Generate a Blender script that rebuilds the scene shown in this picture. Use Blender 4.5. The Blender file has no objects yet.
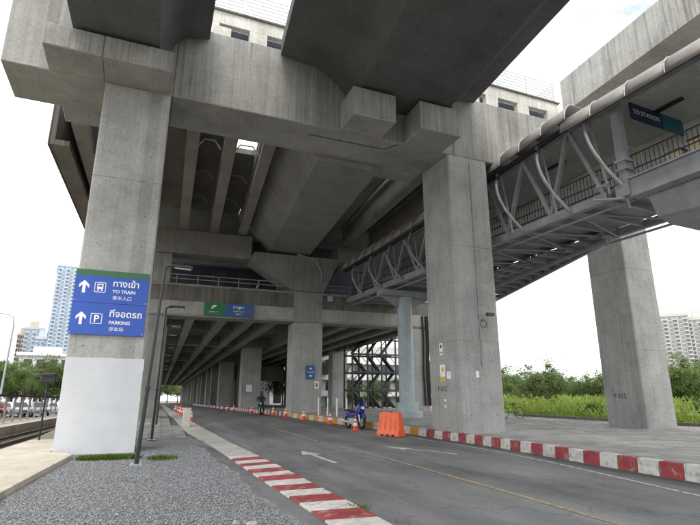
import bpy, bmesh, math, random
import numpy as np
from mathutils import Vector, Matrix

R = math.radians
rnd = random.Random(7)
scn = bpy.context.scene
COL = scn.collection

# ------------------------------------------------------------------ camera
cam_d = bpy.data.cameras.new('camera')
cam_d.sensor_width = 36.0
cam_d.lens = 508.0 / 700.0 * 36.0
cam_d.clip_start = 0.05
cam_d.clip_end = 4000
cam = bpy.data.objects.new('camera', cam_d)
COL.objects.link(cam)
cam.location = (0, 0, 1.6)
cam.rotation_euler = (R(90) + math.atan(138 / 508.0), 0, R(-20))
scn.camera = cam

# ------------------------------------------------------------------ sky, sun, exposure
SUN_EL, SUN_AZ = R(58), R(200)          # azimuth measured clockwise from +Y
world = bpy.data.worlds.new('World')
scn.world = world
world.use_nodes = True
nt = world.node_tree
nt.nodes.clear()
out = nt.nodes.new('ShaderNodeOutputWorld')
mixs = nt.nodes.new('ShaderNodeMixShader')
bg_sky = nt.nodes.new('ShaderNodeBackground')
bg_cloud = nt.nodes.new('ShaderNodeBackground')
sky = nt.nodes.new('ShaderNodeTexSky')
sky.sky_type = 'NISHITA'
sky.sun_disc = False
sky.sun_elevation = SUN_EL
sky.sun_rotation = SUN_AZ
nt.links.new(sky.outputs[0], bg_sky.inputs[0])
bg_sky.inputs[1].default_value = 0.12
bg_cloud.inputs[0].default_value = (0.97, 0.985, 1.0, 1)
bg_cloud.inputs[1].default_value = 1.25
tc = nt.nodes.new('ShaderNodeTexCoord')
mp = nt.nodes.new('ShaderNodeMapping')
mp.inputs['Scale'].default_value = (1, 1, 2.2)
mp.inputs['Location'].default_value = (0.1036, 0.0907, -0.5935)
nz = nt.nodes.new('ShaderNodeTexNoise')
nz.inputs['Scale'].default_value = 2.6
nz.inputs['Detail'].default_value = 6
nz.inputs['Roughness'].default_value = 0.6
cr = nt.nodes.new('ShaderNodeValToRGB')
cr.color_ramp.elements[0].position = 0.30
cr.color_ramp.elements[0].color = (0.28, 0.28, 0.28, 1)
cr.color_ramp.elements[1].position = 0.44
cr.color_ramp.elements[1].color = (1, 1, 1, 1)
nt.links.new(tc.outputs['Generated'], mp.inputs[0])
nt.links.new(mp.outputs[0], nz.inputs['Vector'])
nt.links.new(nz.outputs['Fac'], cr.inputs[0])
nt.links.new(cr.outputs[0], mixs.inputs[0])
nt.links.new(bg_sky.outputs[0], mixs.inputs[1])
nt.links.new(bg_cloud.outputs[0], mixs.inputs[2])
nt.links.new(mixs.outputs[0], out.inputs[0])

sun_d = bpy.data.lights.new('sun', 'SUN')
sun_d.energy = 1.3
sun_d.angle = R(25)
sun_d.color = (1.0, 0.97, 0.92)
sun = bpy.data.objects.new('sun', sun_d)
COL.objects.link(sun)
sdir = Vector((math.sin(SUN_AZ) * math.cos(SUN_EL), math.cos(SUN_AZ) * math.cos(SUN_EL), math.sin(SUN_EL)))
sun.rotation_euler = sdir.to_track_quat('Z', 'Y').to_euler()

scn.view_settings.view_transform = 'Standard'
scn.view_settings.look = 'None'
scn.view_settings.exposure = 0.92
scn.view_settings.gamma = 1.0
scn.cycles.max_bounces = 8
scn.cycles.diffuse_bounces = 5


# ------------------------------------------------------------------ materials
def newmat(name):
    m = bpy.data.materials.new(name)
    m.use_nodes = True
    n = m.node_tree
    b = n.nodes['Principled BSDF']
    return m, n, b


def N(n, t, **kw):
    x = n.nodes.new(t)
    for k, v in kw.items():
        x.inputs[k].default_value = v
    return x


def pos(n, scale=(1, 1, 1), loc=(0, 0, 0)):
    g = n.nodes.new('ShaderNodeNewGeometry')
    mpn = n.nodes.new('ShaderNodeMapping')
    mpn.inputs['Scale'].default_value = scale
    mpn.inputs['Location'].default_value = loc
    n.links.new(g.outputs['Position'], mpn.inputs[0])
    return mpn.outputs[0]


def noise(n, vec, scale, detail=5, rough=0.6):
    x = N(n, 'ShaderNodeTexNoise', Scale=scale, Detail=detail, Roughness=rough)
    n.links.new(vec, x.inputs['Vector'])
    return x.outputs['Fac']


def ramp(n, fac, stops):
    r = n.nodes.new('ShaderNodeValToRGB')
    e = r.color_ramp.elements
    while len(e) < len(stops):
        e.new(0.5)
    for i, (p, c) in enumerate(stops):
        e[i].position = p
        e[i].color = (*c, 1) if len(c) == 3 else c
    n.links.new(fac, r.inputs[0])
    return r.outputs[0]


def mul(n, a, b, fac=1.0, mode='MULTIPLY'):
    x = n.nodes.new('ShaderNodeMix')
    x.data_type = 'RGBA'
    x.blend_type = mode
    x.inputs[0].default_value = fac
    n.links.new(a, x.inputs[6])
    if isinstance(b, tuple):
        x.inputs[7].default_value = (*b, 1)
    else:
        n.links.new(b, x.inputs[7])
    return x.outputs[2]


def bump(n, b, h, strength=0.3, dist=0.02):
    x = N(n, 'ShaderNodeBump', Strength=strength, Distance=dist)
    n.links.new(h, x.inputs['Height'])
    n.links.new(x.outputs[0], b.inputs['Normal'])


def concrete(name, col, streak=0.35, seed=0, rough=0.9, brown=0.0, boards=0.0, spot=0.25):
    m, n, b = newmat(name)
    base = ramp(n, noise(n, pos(n, loc=(seed, seed * 2, 0)), 0.55, 7, 0.62),
                [(0.25, tuple(c * 0.70 for c in col)), (0.5, col), (0.75, tuple(min(1, c * 1.22) for c in col))])
    fine = ramp(n, noise(n, pos(n, loc=(seed, 0, 3)), 9.0, 6, 0.7), [(0.3, (0.80, 0.80, 0.80)), (0.62, (1.04, 1.04, 1.04))])
    c = mul(n, base, fine)
    # vertical rain streaks
    st = ramp(n, noise(n, pos(n, scale=(2.6, 2.6, 0.10), loc=(seed * 3, 0, 0)), 1.6, 6, 0.72),
              [(0.36, (0.42, 0.40, 0.37)), (0.52, (1, 1, 1))])
    gn = n.nodes.new('ShaderNodeNewGeometry')
    sx = n.nodes.new('ShaderNodeSeparateXYZ')
    n.links.new(gn.outputs['Normal'], sx.inputs[0])
    ab = n.nodes.new('ShaderNodeMath'); ab.operation = 'ABSOLUTE'
    n.links.new(sx.outputs['Z'], ab.inputs[0])
    upm = n.nodes.new('ShaderNodeMapRange')
    upm.inputs[1].default_value = 0.6; upm.inputs[2].default_value = 0.25
    upm.inputs[3].default_value = 0.0; upm.inputs[4].default_value = 1.0
    n.links.new(ab.outputs[0], upm.inputs[0])

    def masked(cc, tex, amt):
        ml = n.nodes.new('ShaderNodeMath'); ml.operation = 'MULTIPLY'
        pm = n.nodes.new('ShaderNodeMath'); pm.operation = 'MULTIPLY'
        n.links.new(upm.outputs[0], ml.inputs[0]); ml.inputs[1].default_value = amt
        # patchy: streaks come and go
        pn = ramp(n, noise(n, pos(n, scale=(1, 1, .35), loc=(seed, 5, 5)), .5, 3, .5), [(.35, (.25, .25, .25)), (.62, (1, 1, 1))])
        n.links.new(ml.outputs[0], pm.inputs[0]); n.links.new(pn, pm.inputs[1])
        x = n.nodes.new('ShaderNodeMix'); x.data_type = 'RGBA'; x.blend_type = 'MULTIPLY'
        n.links.new(pm.outputs[0], x.inputs[0]); n.links.new(cc, x.inputs[6]); n.links.new(tex, x.inputs[7])
        return x.outputs[2]
    c = masked(c, st, streak)
    st2 = ramp(n, noise(n, pos(n, scale=(7, 7, 0.16), loc=(seed * 5, 3, 0)), 1.0, 4, 0.6),
               [(0.38, (0.6, 0.58, 0.54)), (0.55, (1, 1, 1))])
    c = masked(c, st2, streak * 0.8)
    st3 = ramp(n, noise(n, pos(n, scale=(16, 16, 0.3), loc=(seed, 1, 0)), 1.0, 4, 0.65), [(0.40, (0.5, 0.49, 0.46)), (0.52, (1, 1, 1))])
    c = masked(c, st3, streak * 0.6)
    # formwork panel marks on soffits and walls
    bt = N(n, 'ShaderNodeTexBrick', Scale=0.55)
    bt.inputs['Color1'].default_value = (1, 1, 1, 1); bt.inputs['Color2'].default_value = (.9, .9, .89, 1)
    bt.inputs['Mortar'].default_value = (.62, .61, .59, 1); bt.inputs['Mortar Size'].default_value = .006
    bt.inputs['Mortar Smooth'].default_value = .3
    n.links.new(pos(n, loc=(seed * .37, seed * .21, 0)), bt.inputs['Vector'])
    c = mul(n, c, bt.outputs['Color'], 0.55)
    if brown > 0:
        br = ramp(n, noise(n, pos(n, loc=(3, seed, 1)), 1.3, 5, 0.65), [(0.42, (0.80, 0.68, 0.52)), (0.62, (1, 1, 1))])
        c = mul(n, c, br, brown)
    sp = ramp(n, noise(n, pos(n, loc=(seed, 9, 4)), 2.3, 8, 0.75), [(0.30, (0.55, 0.54, 0.52)), (0.42, (1, 1, 1))])
    c = mul(n, c, sp, spot)
    if boards > 0:
        w = N(n, 'ShaderNodeTexWave', Scale=0.42, Distortion=0.25, Detail=1)
        w.bands_direction = 'Z'
        w.wave_profile = 'SAW'
        n.links.new(pos(n), w.inputs['Vector'])
        bw = ramp(n, w.outputs['Fac'], [(0.0, (0.62, 0.62, 0.60)), (0.04, (1, 1, 1)), (0.97, (0.96, 0.96, 0.96))])
        c = mul(n, c, bw, boards)
    n.links.new(c, b.inputs['Base Color'])
    b.inputs['Roughness'].default_value = rough
    bump(n, b, noise(n, pos(n), 14, 6, 0.7), 0.25, 0.012)
    return m


def simple(name, col, rough=0.6, metal=0.0, var=0.15, scale=3.0, spec=0.5, bmp=0.0):
    m, n, b = newmat(name)
    c = ramp(n, noise(n, pos(n), scale, 5, 0.65),
             [(0.3, tuple(x * (1 - var) for x in col)), (0.7, tuple(min(1, x * (1 + var)) for x in col))])
    n.links.new(c, b.inputs['Base Color'])
    b.inputs['Roughness'].default_value = rough
    b.inputs['Metallic'].default_value = metal
    b.inputs['Specular IOR Level'].default_value = spec
    if bmp:
        bump(n, b, noise(n, pos(n), scale * 12, 4, 0.7), bmp, 0.01)
    return m


def leafmat(name, c1, c2, trans=0.25):
    m, n, b = newmat(name)
    oi = n.nodes.new('ShaderNodeObjectInfo')
    f = noise(n, pos(n), 0.9, 3, 0.6)
    ad = N(n, 'ShaderNodeMath')
    ad.operation = 'MULTIPLY_ADD'
    n.links.new(oi.outputs['Random'], ad.inputs[0])
    ad.inputs[1].default_value = 0.3
    n.links.new(f, ad.inputs[2])
    c = ramp(n, ad.outputs[0], [(0.35, c1), (0.85, c2)])
    fine = ramp(n, noise(n, pos(n), 11, 2, 0.5), [(0.35, (0.7, 0.75, 0.7)), (0.65, (1.2, 1.15, 1.0))])
    c = mul(n, c, fine)
    n.links.new(c, b.inputs['Base Color'])
    b.inputs['Roughness'].default_value = 0.65
    b.inputs['Specular IOR Level'].default_value = 0.25
    tr = n.nodes.new('ShaderNodeBsdfTranslucent')
    n.links.new(c, tr.inputs[0])
    mx = n.nodes.new('ShaderNodeMixShader')
    mx.inputs[0].default_value = trans
    n.links.new(b.outputs[0], mx.inputs[1])
    n.links.new(tr.outputs[0], mx.inputs[2])
    n.links.new(mx.outputs[0], n.nodes['Material Output'].inputs[0])
    return m


def paintmat(name, col, under, wear=0.42, rough=0.7):
    """paint with chipped and dirty patches showing the material beneath"""
    m, n, b = newmat(name)
    f = noise(n, pos(n), 5.0, 8, 0.72)
    c = ramp(n, f, [(wear - 0.06, under), (wear + 0.02, col)])
    d = ramp(n, noise(n, pos(n, scale=(1, 1, 2.5), loc=(4, 4, 0)), 2.2, 8, 0.75), [(0.32, (0.45, 0.44, 0.42)), (0.58, (1, 1, 1))])
    c = mul(n, c, d, 0.7)
    n.links.new(c, b.inputs['Base Color'])
    b.inputs['Roughness'].default_value = rough
    bump(n, b, noise(n, pos(n), 25, 5, 0.7), 0.3, 0.008)
    return m


M = {}
M['conc_col'] = concrete('concrete_column', (0.385, 0.385, 0.37), 0.22, 1, spot=0.28)
M['conc_beam'] = concrete('concrete_beam', (0.35, 0.348, 0.33), 0.68, 4, brown=0.10, spot=0.4)
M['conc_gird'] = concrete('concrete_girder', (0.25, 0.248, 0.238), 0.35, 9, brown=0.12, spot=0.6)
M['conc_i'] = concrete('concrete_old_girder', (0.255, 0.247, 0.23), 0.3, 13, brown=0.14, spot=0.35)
M['conc_deck'] = concrete('concrete_deck', (0.31, 0.307, 0.29), 0.4, 17, brown=0.1)
M['conc_band'] = concrete('concrete_light_band', (0.385, 0.375, 0.345), 0.35, 19, spot=0.4)
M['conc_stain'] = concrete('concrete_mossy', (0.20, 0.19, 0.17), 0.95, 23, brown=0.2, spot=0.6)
M['conc_ramp'] = concrete('concrete_weathered', (0.44, 0.435, 0.41), 1.0, 29, spot=0.6)
M['conc_dark'] = concrete('concrete_dirty_shade', (0.125, 0.126, 0.127), 0.3, 51, spot=0.55)  # dirty concrete, darkened further to deepen the shade under the girders
M['conc_wall'] = concrete('concrete_pale', (0.60, 0.58, 0.53), 0.35, 31)
M['conc_slab'] = concrete('concrete_platform', (0.50, 0.46, 0.39), 0.05, 37, brown=0.4, spot=0.35)
M['conc_kerb'] = concrete('concrete_kerb', (0.42, 0.40, 0.37), 0.05, 41, spot=0.5)
M['white_paint'] = simple('white_wall_paint', (0.53, 0.545, 0.565), 0.6, 0, 0.07, 1.3, bmp=.1)
M['steel'] = simple('grey_painted_steel', (0.27, 0.28, 0.295), 0.45, 0.0, 0.2, 2.0)
M['steel_lt'] = simple('pale_grey_steel', (0.34, 0.39, 0.41), 0.5, 0.0, 0.14, 1.5)
M['steel_dk'] = simple('dark_steel', (0.028, 0.032, 0.034), 0.5, 0.0, 0.2, 3.0)
M['roof'] = simple('roof_sheet', (0.29, 0.27, 0.255), 0.5, 0.1, 0.12, 1.5)
M['seam'] = simple('roof_seam', (0.62, 0.60, 0.58), 0.5)
M['ceil'] = simple('ceiling_boards', (0.64, 0.655, 0.63), 0.6)
M['black'] = simple('black_metal', (0.014, 0.015, 0.015), 0.42)
M['rubber'] = simple('rubber', (0.018, 0.018, 0.018), 0.8)
M['galv'] = simple('galvanised', (0.45, 0.47, 0.48), 0.45, 0.5)
M['blue'] = simple('sign_blue', (0.018, 0.078, 0.40), 0.35, 0, 0.10, 0.8)
M['green'] = simple('sign_green', (0.03, 0.12, 0.045), 0.35, 0, 0.1, 0.8)
M['dblue'] = simple('banner_blue', (0.006, 0.085, 0.27), 0.4, 0, 0.1)
M['dgreen'] = simple('banner_green', (0.006, 0.14, 0.04), 0.4, 0, 0.1)
M['teal'] = simple('banner_teal', (0.01, 0.10, 0.14), 0.4)
M['navy'] = simple('banner_navy', (0.008, 0.022, 0.07), 0.4)
M['white'] = simple('white_print', (0.82, 0.82, 0.82), 0.5, 0, 0.04)
M['ink'] = simple('black_stencil', (0.02, 0.02, 0.02), 0.8)
M['red'] = paintmat('red_kerb_paint', (0.30, 0.04, 0.045), (0.33, 0.22, 0.20), 0.44)
M['kwhite'] = paintmat('white_kerb_paint', (0.58, 0.565, 0.53), (0.34, 0.32, 0.30), 0.45)
M['kyellow'] = paintmat('yellow_kerb_paint', (0.55, 0.26, 0.02), (0.40, 0.33, 0.22), 0.38)
M['lineW'] = paintmat('white_road_paint', (0.52, 0.52, 0.50), (0.19, 0.19, 0.19), 0.46)
M['lineY'] = paintmat('yellow_road_paint', (0.36, 0.28, 0.14), (0.17, 0.17, 0.16), 0.48)
M['orange'] = simple('orange_plastic', (0.80, 0.13, 0.035), 0.42, 0, 0.12, 4)
M['coneO'] = simple('orange_cone', (0.75, 0.06, 0.018), 0.5)
M['coneW'] = simple('cone_band', (0.78, 0.78, 0.78), 0.5)
M['mblue'] = simple('blue_bodywork', (0.008, 0.022, 0.20), 0.25)
M['silver'] = simple('silver', (0.5, 0.5, 0.5), 0.35, 0.6)
M['skin'] = simple('skin', (0.33, 0.19, 0.12), 0.6)
M['jacket'] = simple('jacket', (0.018, 0.05, 0.035), 0.8)
M['trousers'] = simple('trousers', (0.015, 0.016, 0.02), 0.85)
M['glass_dk'] = simple('dark_glass', (0.02, 0.025, 0.03), 0.12)
M['bark'] = simple('bark', (0.11, 0.085, 0.06), 0.9, 0, 0.3, 6, bmp=0.5)
M['leaf'] = leafmat('leaf_mid', (0.07, 0.12, 0.035), (0.18, 0.25, 0.085), .4)
M['leaf2'] = leafmat('leaf_dark', (0.045, 0.08, 0.03), (0.11, 0.16, 0.055), .35)
M['leaf3'] = leafmat('leaf_olive', (0.075, 0.105, 0.04), (0.17, 0.21, 0.09), .35)
M['scrub'] = leafmat('scrub_bright', (0.13, 0.20, 0.04), (0.31, 0.40, 0.10), 0.45)
M['grass'] = leafmat('grass_blades', (0.05, 0.10, 0.015), (0.12, 0.20, 0.03), 0.3)
M['palm'] = leafmat('palm_leaf', (0.05, 0.10, 0.025), (0.13, 0.21, 0.05), 0.3)
M['dark_room'] = simple('dark_wall_panel', (0.035, 0.042, 0.055), 0.7)
M['tower_blue'] = simple('tower_glass', (0.21, 0.28, 0.38), 0.25, 0, 0.15, 0.1)  # glass colour dulled and lightened to carry distant haze
M['tower_white'] = simple('tower_white', (0.62, 0.64, 0.67), 0.7, 0, 0.06, 0.1)
M['tower_beige'] = simple('tower_beige', (0.50, 0.49, 0.465), 0.7, 0, 0.05, 0.1)
M['tower_win'] = simple('tower_window', (0.24, 0.25, 0.26), 0.4, 0, 0.2, 0.5)
M['tower_pale'] = simple('tower_pale', (0.50, 0.55, 0.61), 0.6, 0, 0.06, 0.1)  # haze put into the wall colour, paler and less saturated
M['tower_tan'] = simple('tower_tan', (0.45, 0.39, 0.30), 0.7)
M['tower_grey'] = simple('tower_grey', (0.42, 0.44, 0.46), 0.7)
M['bld_white'] = simple('white_render', (0.72, 0.72, 0.71), 0.7)
M['cream'] = simple('cream_panel', (0.70, 0.58, 0.40), 0.6)
M['car_white'] = simple('car_white', (0.70, 0.70, 0.70), 0.25)
M['car_silver'] = simple('car_silver', (0.42, 0.44, 0.46), 0.28)
M['car_red'] = simple('car_red', (0.35, 0.03, 0.025), 0.28)
M['rail'] = simple('rail_steel', (0.12, 0.085, 0.06), 0.5, 0.4)
M['wood'] = simple('sleeper', (0.10, 0.085, 0.07), 0.9)
M['tag_y'] = simple('yellow_sticker', (0.65, 0.38, 0.05), 0.5)
M['tail'] = simple('red_lens', (0.4, 0.01, 0.01), 0.3)


def asphalt():
    m, n, b = newmat('asphalt')
    c = ramp(n, noise(n, pos(n), 0.28, 7, 0.65), [(0.3, (0.125, 0.1255, 0.127)), (0.7, (0.175, 0.176, 0.177))])
    a = ramp(n, noise(n, pos(n, scale=(1, 0.12, 1)), 1.1, 4, 0.6), [(0.35, (0.78, 0.78, 0.78)), (0.65, (1.15, 1.15, 1.15))])
    c = mul(n, c, a, 0.8)
    pt = ramp(n, noise(n, pos(n, scale=(1, .35, 1), loc=(7, 2, 0)), .55, 8, .7), [(.38, (.72, .72, .73)), (.5, (1, 1, 1)), (.66, (1.28, 1.27, 1.24))])
    c = mul(n, c, pt)
    f = ramp(n, noise(n, pos(n), 60, 3, 0.8), [(0.3, (0.6, 0.6, 0.6)), (0.7, (1.35, 1.35, 1.35))])
    c = mul(n, c, f)
    cx = N(n, 'ShaderNodeTexVoronoi', Scale=0.42)
    cx.feature = 'DISTANCE_TO_EDGE'
    mpn = pos(n, scale=(1, 0.5, 1))
    nn = N(n, 'ShaderNodeTexNoise', Scale=2.0, Detail=5)
    n.links.new(mpn, nn.inputs['Vector'])
    va = n.nodes.new('ShaderNodeVectorMath')
    va.operation = 'MULTIPLY_ADD'
    n.links.new(nn.outputs['Color'], va.inputs[0])
    va.inputs[1].default_value = (0.9, 0.9, 0.9)
    n.links.new(mpn, va.inputs[2])
    n.links.new(va.outputs[0], cx.inputs['Vector'])
    ck = ramp(n, cx.outputs['Distance'], [(0.0, (0.45, 0.45, 0.45)), (0.012, (1, 1, 1))])
    c = mul(n, c, ck, 0.6)
    n.links.new(c, b.inputs['Base Color'])
    b.inputs['Roughness'].default_value = 0.82
    b.inputs['Specular IOR Level'].default_value = 0.4
    bump(n, b, noise(n, pos(n), 90, 3, 0.8), 0.5, 0.006)
    return m


def gravelmat():
    m, n, b = newmat('gravel')
    v = N(n, 'ShaderNodeTexVoronoi', Scale=42)
    n.links.new(pos(n), v.inputs['Vector'])
    c = ramp(n, v.outputs['Color'], [(0.1, (0.15, 0.153, 0.158)), (0.5, (0.225, 0.228, 0.234)), (0.9, (0.31, 0.313, 0.318))])
    d = ramp(n, noise(n, pos(n), 0.7, 5, 0.65), [(0.3, (0.72, 0.72, 0.72)), (0.7, (1.1, 1.1, 1.1))])
    c = mul(n, c, d, 0.8)
    n.links.new(c, b.inputs['Base Color'])
    b.inputs['Roughness'].default_value = 0.9
    bump(n, b, v.outputs['Distance'], 0.9, 0.03)
    return m


def stonemat():
    m, n, b = newmat('gravel_stone')
    v = N(n, 'ShaderNodeTexVoronoi', Scale=33)
    n.links.new(pos(n), v.inputs['Vector'])
    c = ramp(n, v.outputs['Color'], [(0.1, (0.15, 0.154, 0.16)), (0.5, (0.235, 0.239, 0.246)), (0.95, (0.37, 0.373, 0.378))])
    n.links.new(c, b.inputs['Base Color'])
    b.inputs['Roughness'].default_value = 0.85
    return m


def pavermat(name, c1, c2, sc=2.0):
    m, n, b = newmat(name)
    v = N(n, 'ShaderNodeTexVoronoi', Scale=sc)
    n.links.new(pos(n), v.inputs['Vector'])
    c = ramp(n, v.outputs['Color'], [(0.1, c1), (0.9, c2)])
    d = ramp(n, noise(n, pos(n), 0.5, 6, 0.65), [(0.3, (0.68, 0.66, 0.63)), (0.7, (1.1, 1.1, 1.1))])
    c = mul(n, c, d)
    n.links.new(c, b.inputs['Base Color'])
    b.inputs['Roughness'].default_value = 0.88
    bump(n, b, noise(n, pos(n), 40, 4, 0.7), 0.25, 0.006)
    return m


M['asphalt'] = asphalt()
M['gravel'] = gravelmat()
M['stone'] = stonemat()
M['paver'] = pavermat('paver', (0.235, 0.23, 0.222), (0.36, 0.352, 0.34))
M['paver2'] = pavermat('footway_tile', (0.25, 0.25, 0.24), (0.36, 0.355, 0.34))
M['ground'] = pavermat('bare_ground', (0.14, 0.13, 0.10), (0.20, 0.19, 0.15), 0.3)
M['bed'] = simple('paving_bed', (0.10, 0.095, 0.09), 0.95)
M['ballast'] = pavermat('ballast', (0.09, 0.08, 0.07), (0.24, 0.22, 0.20), 14)


# ------------------------------------------------------------------ mesh helpers
class MB:
    def __init__(s):
        s.v = []
        s.f = []

    def add(s, vs, fs):
        o = len(s.v)
        s.v += [tuple(x) for x in vs]
        s.f += [tuple(i + o for i in f) for f in fs]
        return s

    def box(s, x0, x1, y0, y1, z0, z1, mat=None):
        vs = [Vector((x, y, z)) for z in (z0, z1) for y in (y0, y1) for x in (x0, x1)]
        if mat:
            vs = [mat @ v for v in vs]
        return s.add(vs, [(0, 2, 3, 1), (4, 5, 7, 6), (0, 1, 5, 4), (2, 6, 7, 3), (0, 4, 6, 2), (1, 3, 7, 5)])

    def cbox(s, x0, x1, y0, y1, z0, z1, c=0.04):
        """box with chamfered vertical edges"""
        p = [(x0 + c, y0), (x1 - c, y0), (x1, y0 + c), (x1, y1 - c), (x1 - c, y1), (x0 + c, y1), (x0, y1 - c), (x0, y0 + c)]
        return s.prism(p, z0, z1)

    def prism(s, poly, z0, z1):
        n = len(poly)
        vs = [(x, y, z0) for x, y in poly] + [(x, y, z1) for x, y in poly]
        fs = [tuple(range(n - 1, -1, -1)), tuple(range(n, 2 * n))]
        fs += [(i, (i + 1) % n, n + (i + 1) % n, n + i) for i in range(n)]
        return s.add(vs, fs)

    def sweep(s, prof, a, b):
        """profile [(u,z)] (closed) extruded; a,b functions mapping (u,z)->xyz at both ends"""
        n = len(prof)
        vs = [a(u, z) for u, z in prof] + [b(u, z) for u, z in prof]
        fs = [tuple(range(n)), tuple(range(2 * n - 1, n - 1, -1))]
        fs += [(i, n + i, n + (i + 1) % n, (i + 1) % n) for i in range(n)]
        return s.add(vs, fs)

    def tube(s, pts, r, n=8, close=False):
        pts = [Vector(p) for p in pts]
        rs = r if isinstance(r, (list, tuple)) else [r] * len(pts)
        rings = []
        for i, p in enumerate(pts):
            if i == 0:
                t = pts[1] - p
            elif i == len(pts) - 1:
                t = p - pts[i - 1]
            else:
                t = (pts[i + 1] - pts[i - 1])
            t.normalize()
            a = Vector((0, 0, 1)) if abs(t.z) < 0.9 else Vector((1, 0, 0))
            u = t.cross(a).normalized()
            w = t.cross(u)
            rings.append([p + (u * math.cos(2 * math.pi * k / n) + w * math.sin(2 * math.pi * k / n)) * rs[i] for k in range(n)])
        vs = [v for rg in rings for v in rg]
        fs = []
        for i in range(len(pts) - 1):
            for k in range(n):
                fs.append((i * n + k, i * n + (k + 1) % n, (i + 1) * n + (k + 1) % n, (i + 1) * n + k))
        fs.append(tuple(range(n - 1, -1, -1)))
        fs.append(tuple((len(pts) - 1) * n + k for k in range(n)))
        return s.add(vs, fs)

    def bar(s, a, b, w, h, upv=(0, 0, 1)):
        a, b = Vector(a), Vector(b)
        t = (b - a).normalized()
        up = Vector(upv)
        if abs(t.dot(up)) > 0.95:
            up = Vector((1, 0, 0))
        u = t.cross(up).normalized() * (w / 2)
        q = u.cross(t).normalized() * (h / 2)
        vs = [a - u - q, a + u - q, a + u + q, a - u + q, b - u - q, b + u - q, b + u + q, b - u + q]
        return s.add(vs, [(0, 1, 2, 3), (7, 6, 5, 4), (0, 4, 5, 1), (1, 5, 6, 2), (2, 6, 7, 3), (3, 7, 4, 0)])

    def lathe(s, prof, cx=0, cy=0, n=24):
        vs, fs = [], []
        for r, z in prof:
            for k in range(n):
                a = 2 * math.pi * k / n
                vs.append((cx + r * math.cos(a), cy + r * math.sin(a), z))
        for i in range(len(prof) - 1):
            for k in range(n):
                fs.append((i * n + k, i * n + (k + 1) % n, (i + 1) * n + (k + 1) % n, (i + 1) * n + k))
        fs.append(tuple(range(n - 1, -1, -1)))
        fs.append(tuple((len(prof) - 1) * n + k for k in range(n)))
        return s.add(vs, fs)

    def mesh(s, name, mat, smooth=False):
        me = bpy.data.meshes.new(name)
        me.from_pydata([tuple(v) for v in s.v], [], s.f)
        bm = bmesh.new()
        bm.from_mesh(me)
        bmesh.ops.recalc_face_normals(bm, faces=bm.faces)
        bm.to_mesh(me)
        bm.free()
        me.materials.append(M[mat] if isinstance(mat, str) else mat)
        if smooth:
            me.shade_smooth()
        return me


def link(name, me, parent=None, loc=None, rz=0, kind=None, label=None, cat=None, group=None):
    o = bpy.data.objects.new(name, me)
    COL.objects.link(o)
    if parent is not None:
        o.parent = parent
    if loc is not None:
        o.location = loc
    if rz:
        o.rotation_euler = (0, 0, rz)
    tag(o, label, cat, group, kind)
    return o


def tag(o, label=None, cat=None, group=None, kind=None):
    if label:
        o['label'] = label
    if cat:
        o['category'] = cat
    if group:
        o['group'] = group
    if kind:
        o['kind'] = kind


def O(name, mb, mat, parent=None, smooth=False, **kw):
    return link(name, mb.mesh(name, mat, smooth), parent, **kw)


def E(name, loc, rz=0, label=None, cat=None, group=None):
    o = link(name, None, None, loc, rz, None, label, cat, group)
    o.empty_display_size = 0.3
    return o


def bevel(o, w=0.02, seg=2):
    m = o.modifiers.new('bevel', 'BEVEL')
    m.width = w
    m.segments = seg
    m.limit_method = 'ANGLE'
    m.angle_limit = R(40)
    return o


def copy_tree(o, parent=None):
    c = o.copy()
    COL.objects.link(c)
    if parent is not None:
        c.parent = parent
    for ch in list(o.children):
        copy_tree(ch, c)
    return c


def text_mesh(txt, size, name='lettering', mat='white', extrude=0.002, align='LEFT', bold=0.0):
    cu = bpy.data.curves.new(name, 'FONT')
    cu.body = txt
    cu.size = size
    cu.extrude = extrude
    cu.offset = bold
    cu.align_x = align
    o = bpy.data.objects.new(name, cu)
    COL.objects.link(o)
    dg = bpy.context.evaluated_depsgraph_get()
    me = bpy.data.meshes.new_from_object(o.evaluated_get(dg))
    bpy.data.objects.remove(o)
    bpy.data.curves.remove(cu)
    me.materials.clear()
    me.materials.append(M[mat])
    return me


def text(txt, size, parent, loc, rot=(R(90), 0, 0), mat='white', align='LEFT', bold=0.0, name='lettering', extrude=0.002):
    o = link(name, text_mesh(txt, size, name, mat, extrude, align, bold), parent, loc)
    o.rotation_euler = rot
    return o


# ------------------------------------------------------------------ ground profile and lines
def g(y):
    return float(np.interp(y, [-400, 20, 37, 2000], [0, 0, 0.5, 0.5]))


YS = np.concatenate([np.arange(-30, 64, 0.3), np.arange(64, 262, 2.0)])


def line(pts):
    pts = sorted(pts)
    y = np.array([p[0] for p in pts])
    x = np.array([p[1] for p in pts])
    yy = np.arange(-40, 280, 0.3)
    xx = np.interp(yy, y, x)
    k = np.ones(15) / 15
    xs = np.convolve(np.pad(xx, 7, mode='edge'), k, 'valid')
    return lambda q: float(np.interp(q, yy, xs))


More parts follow.
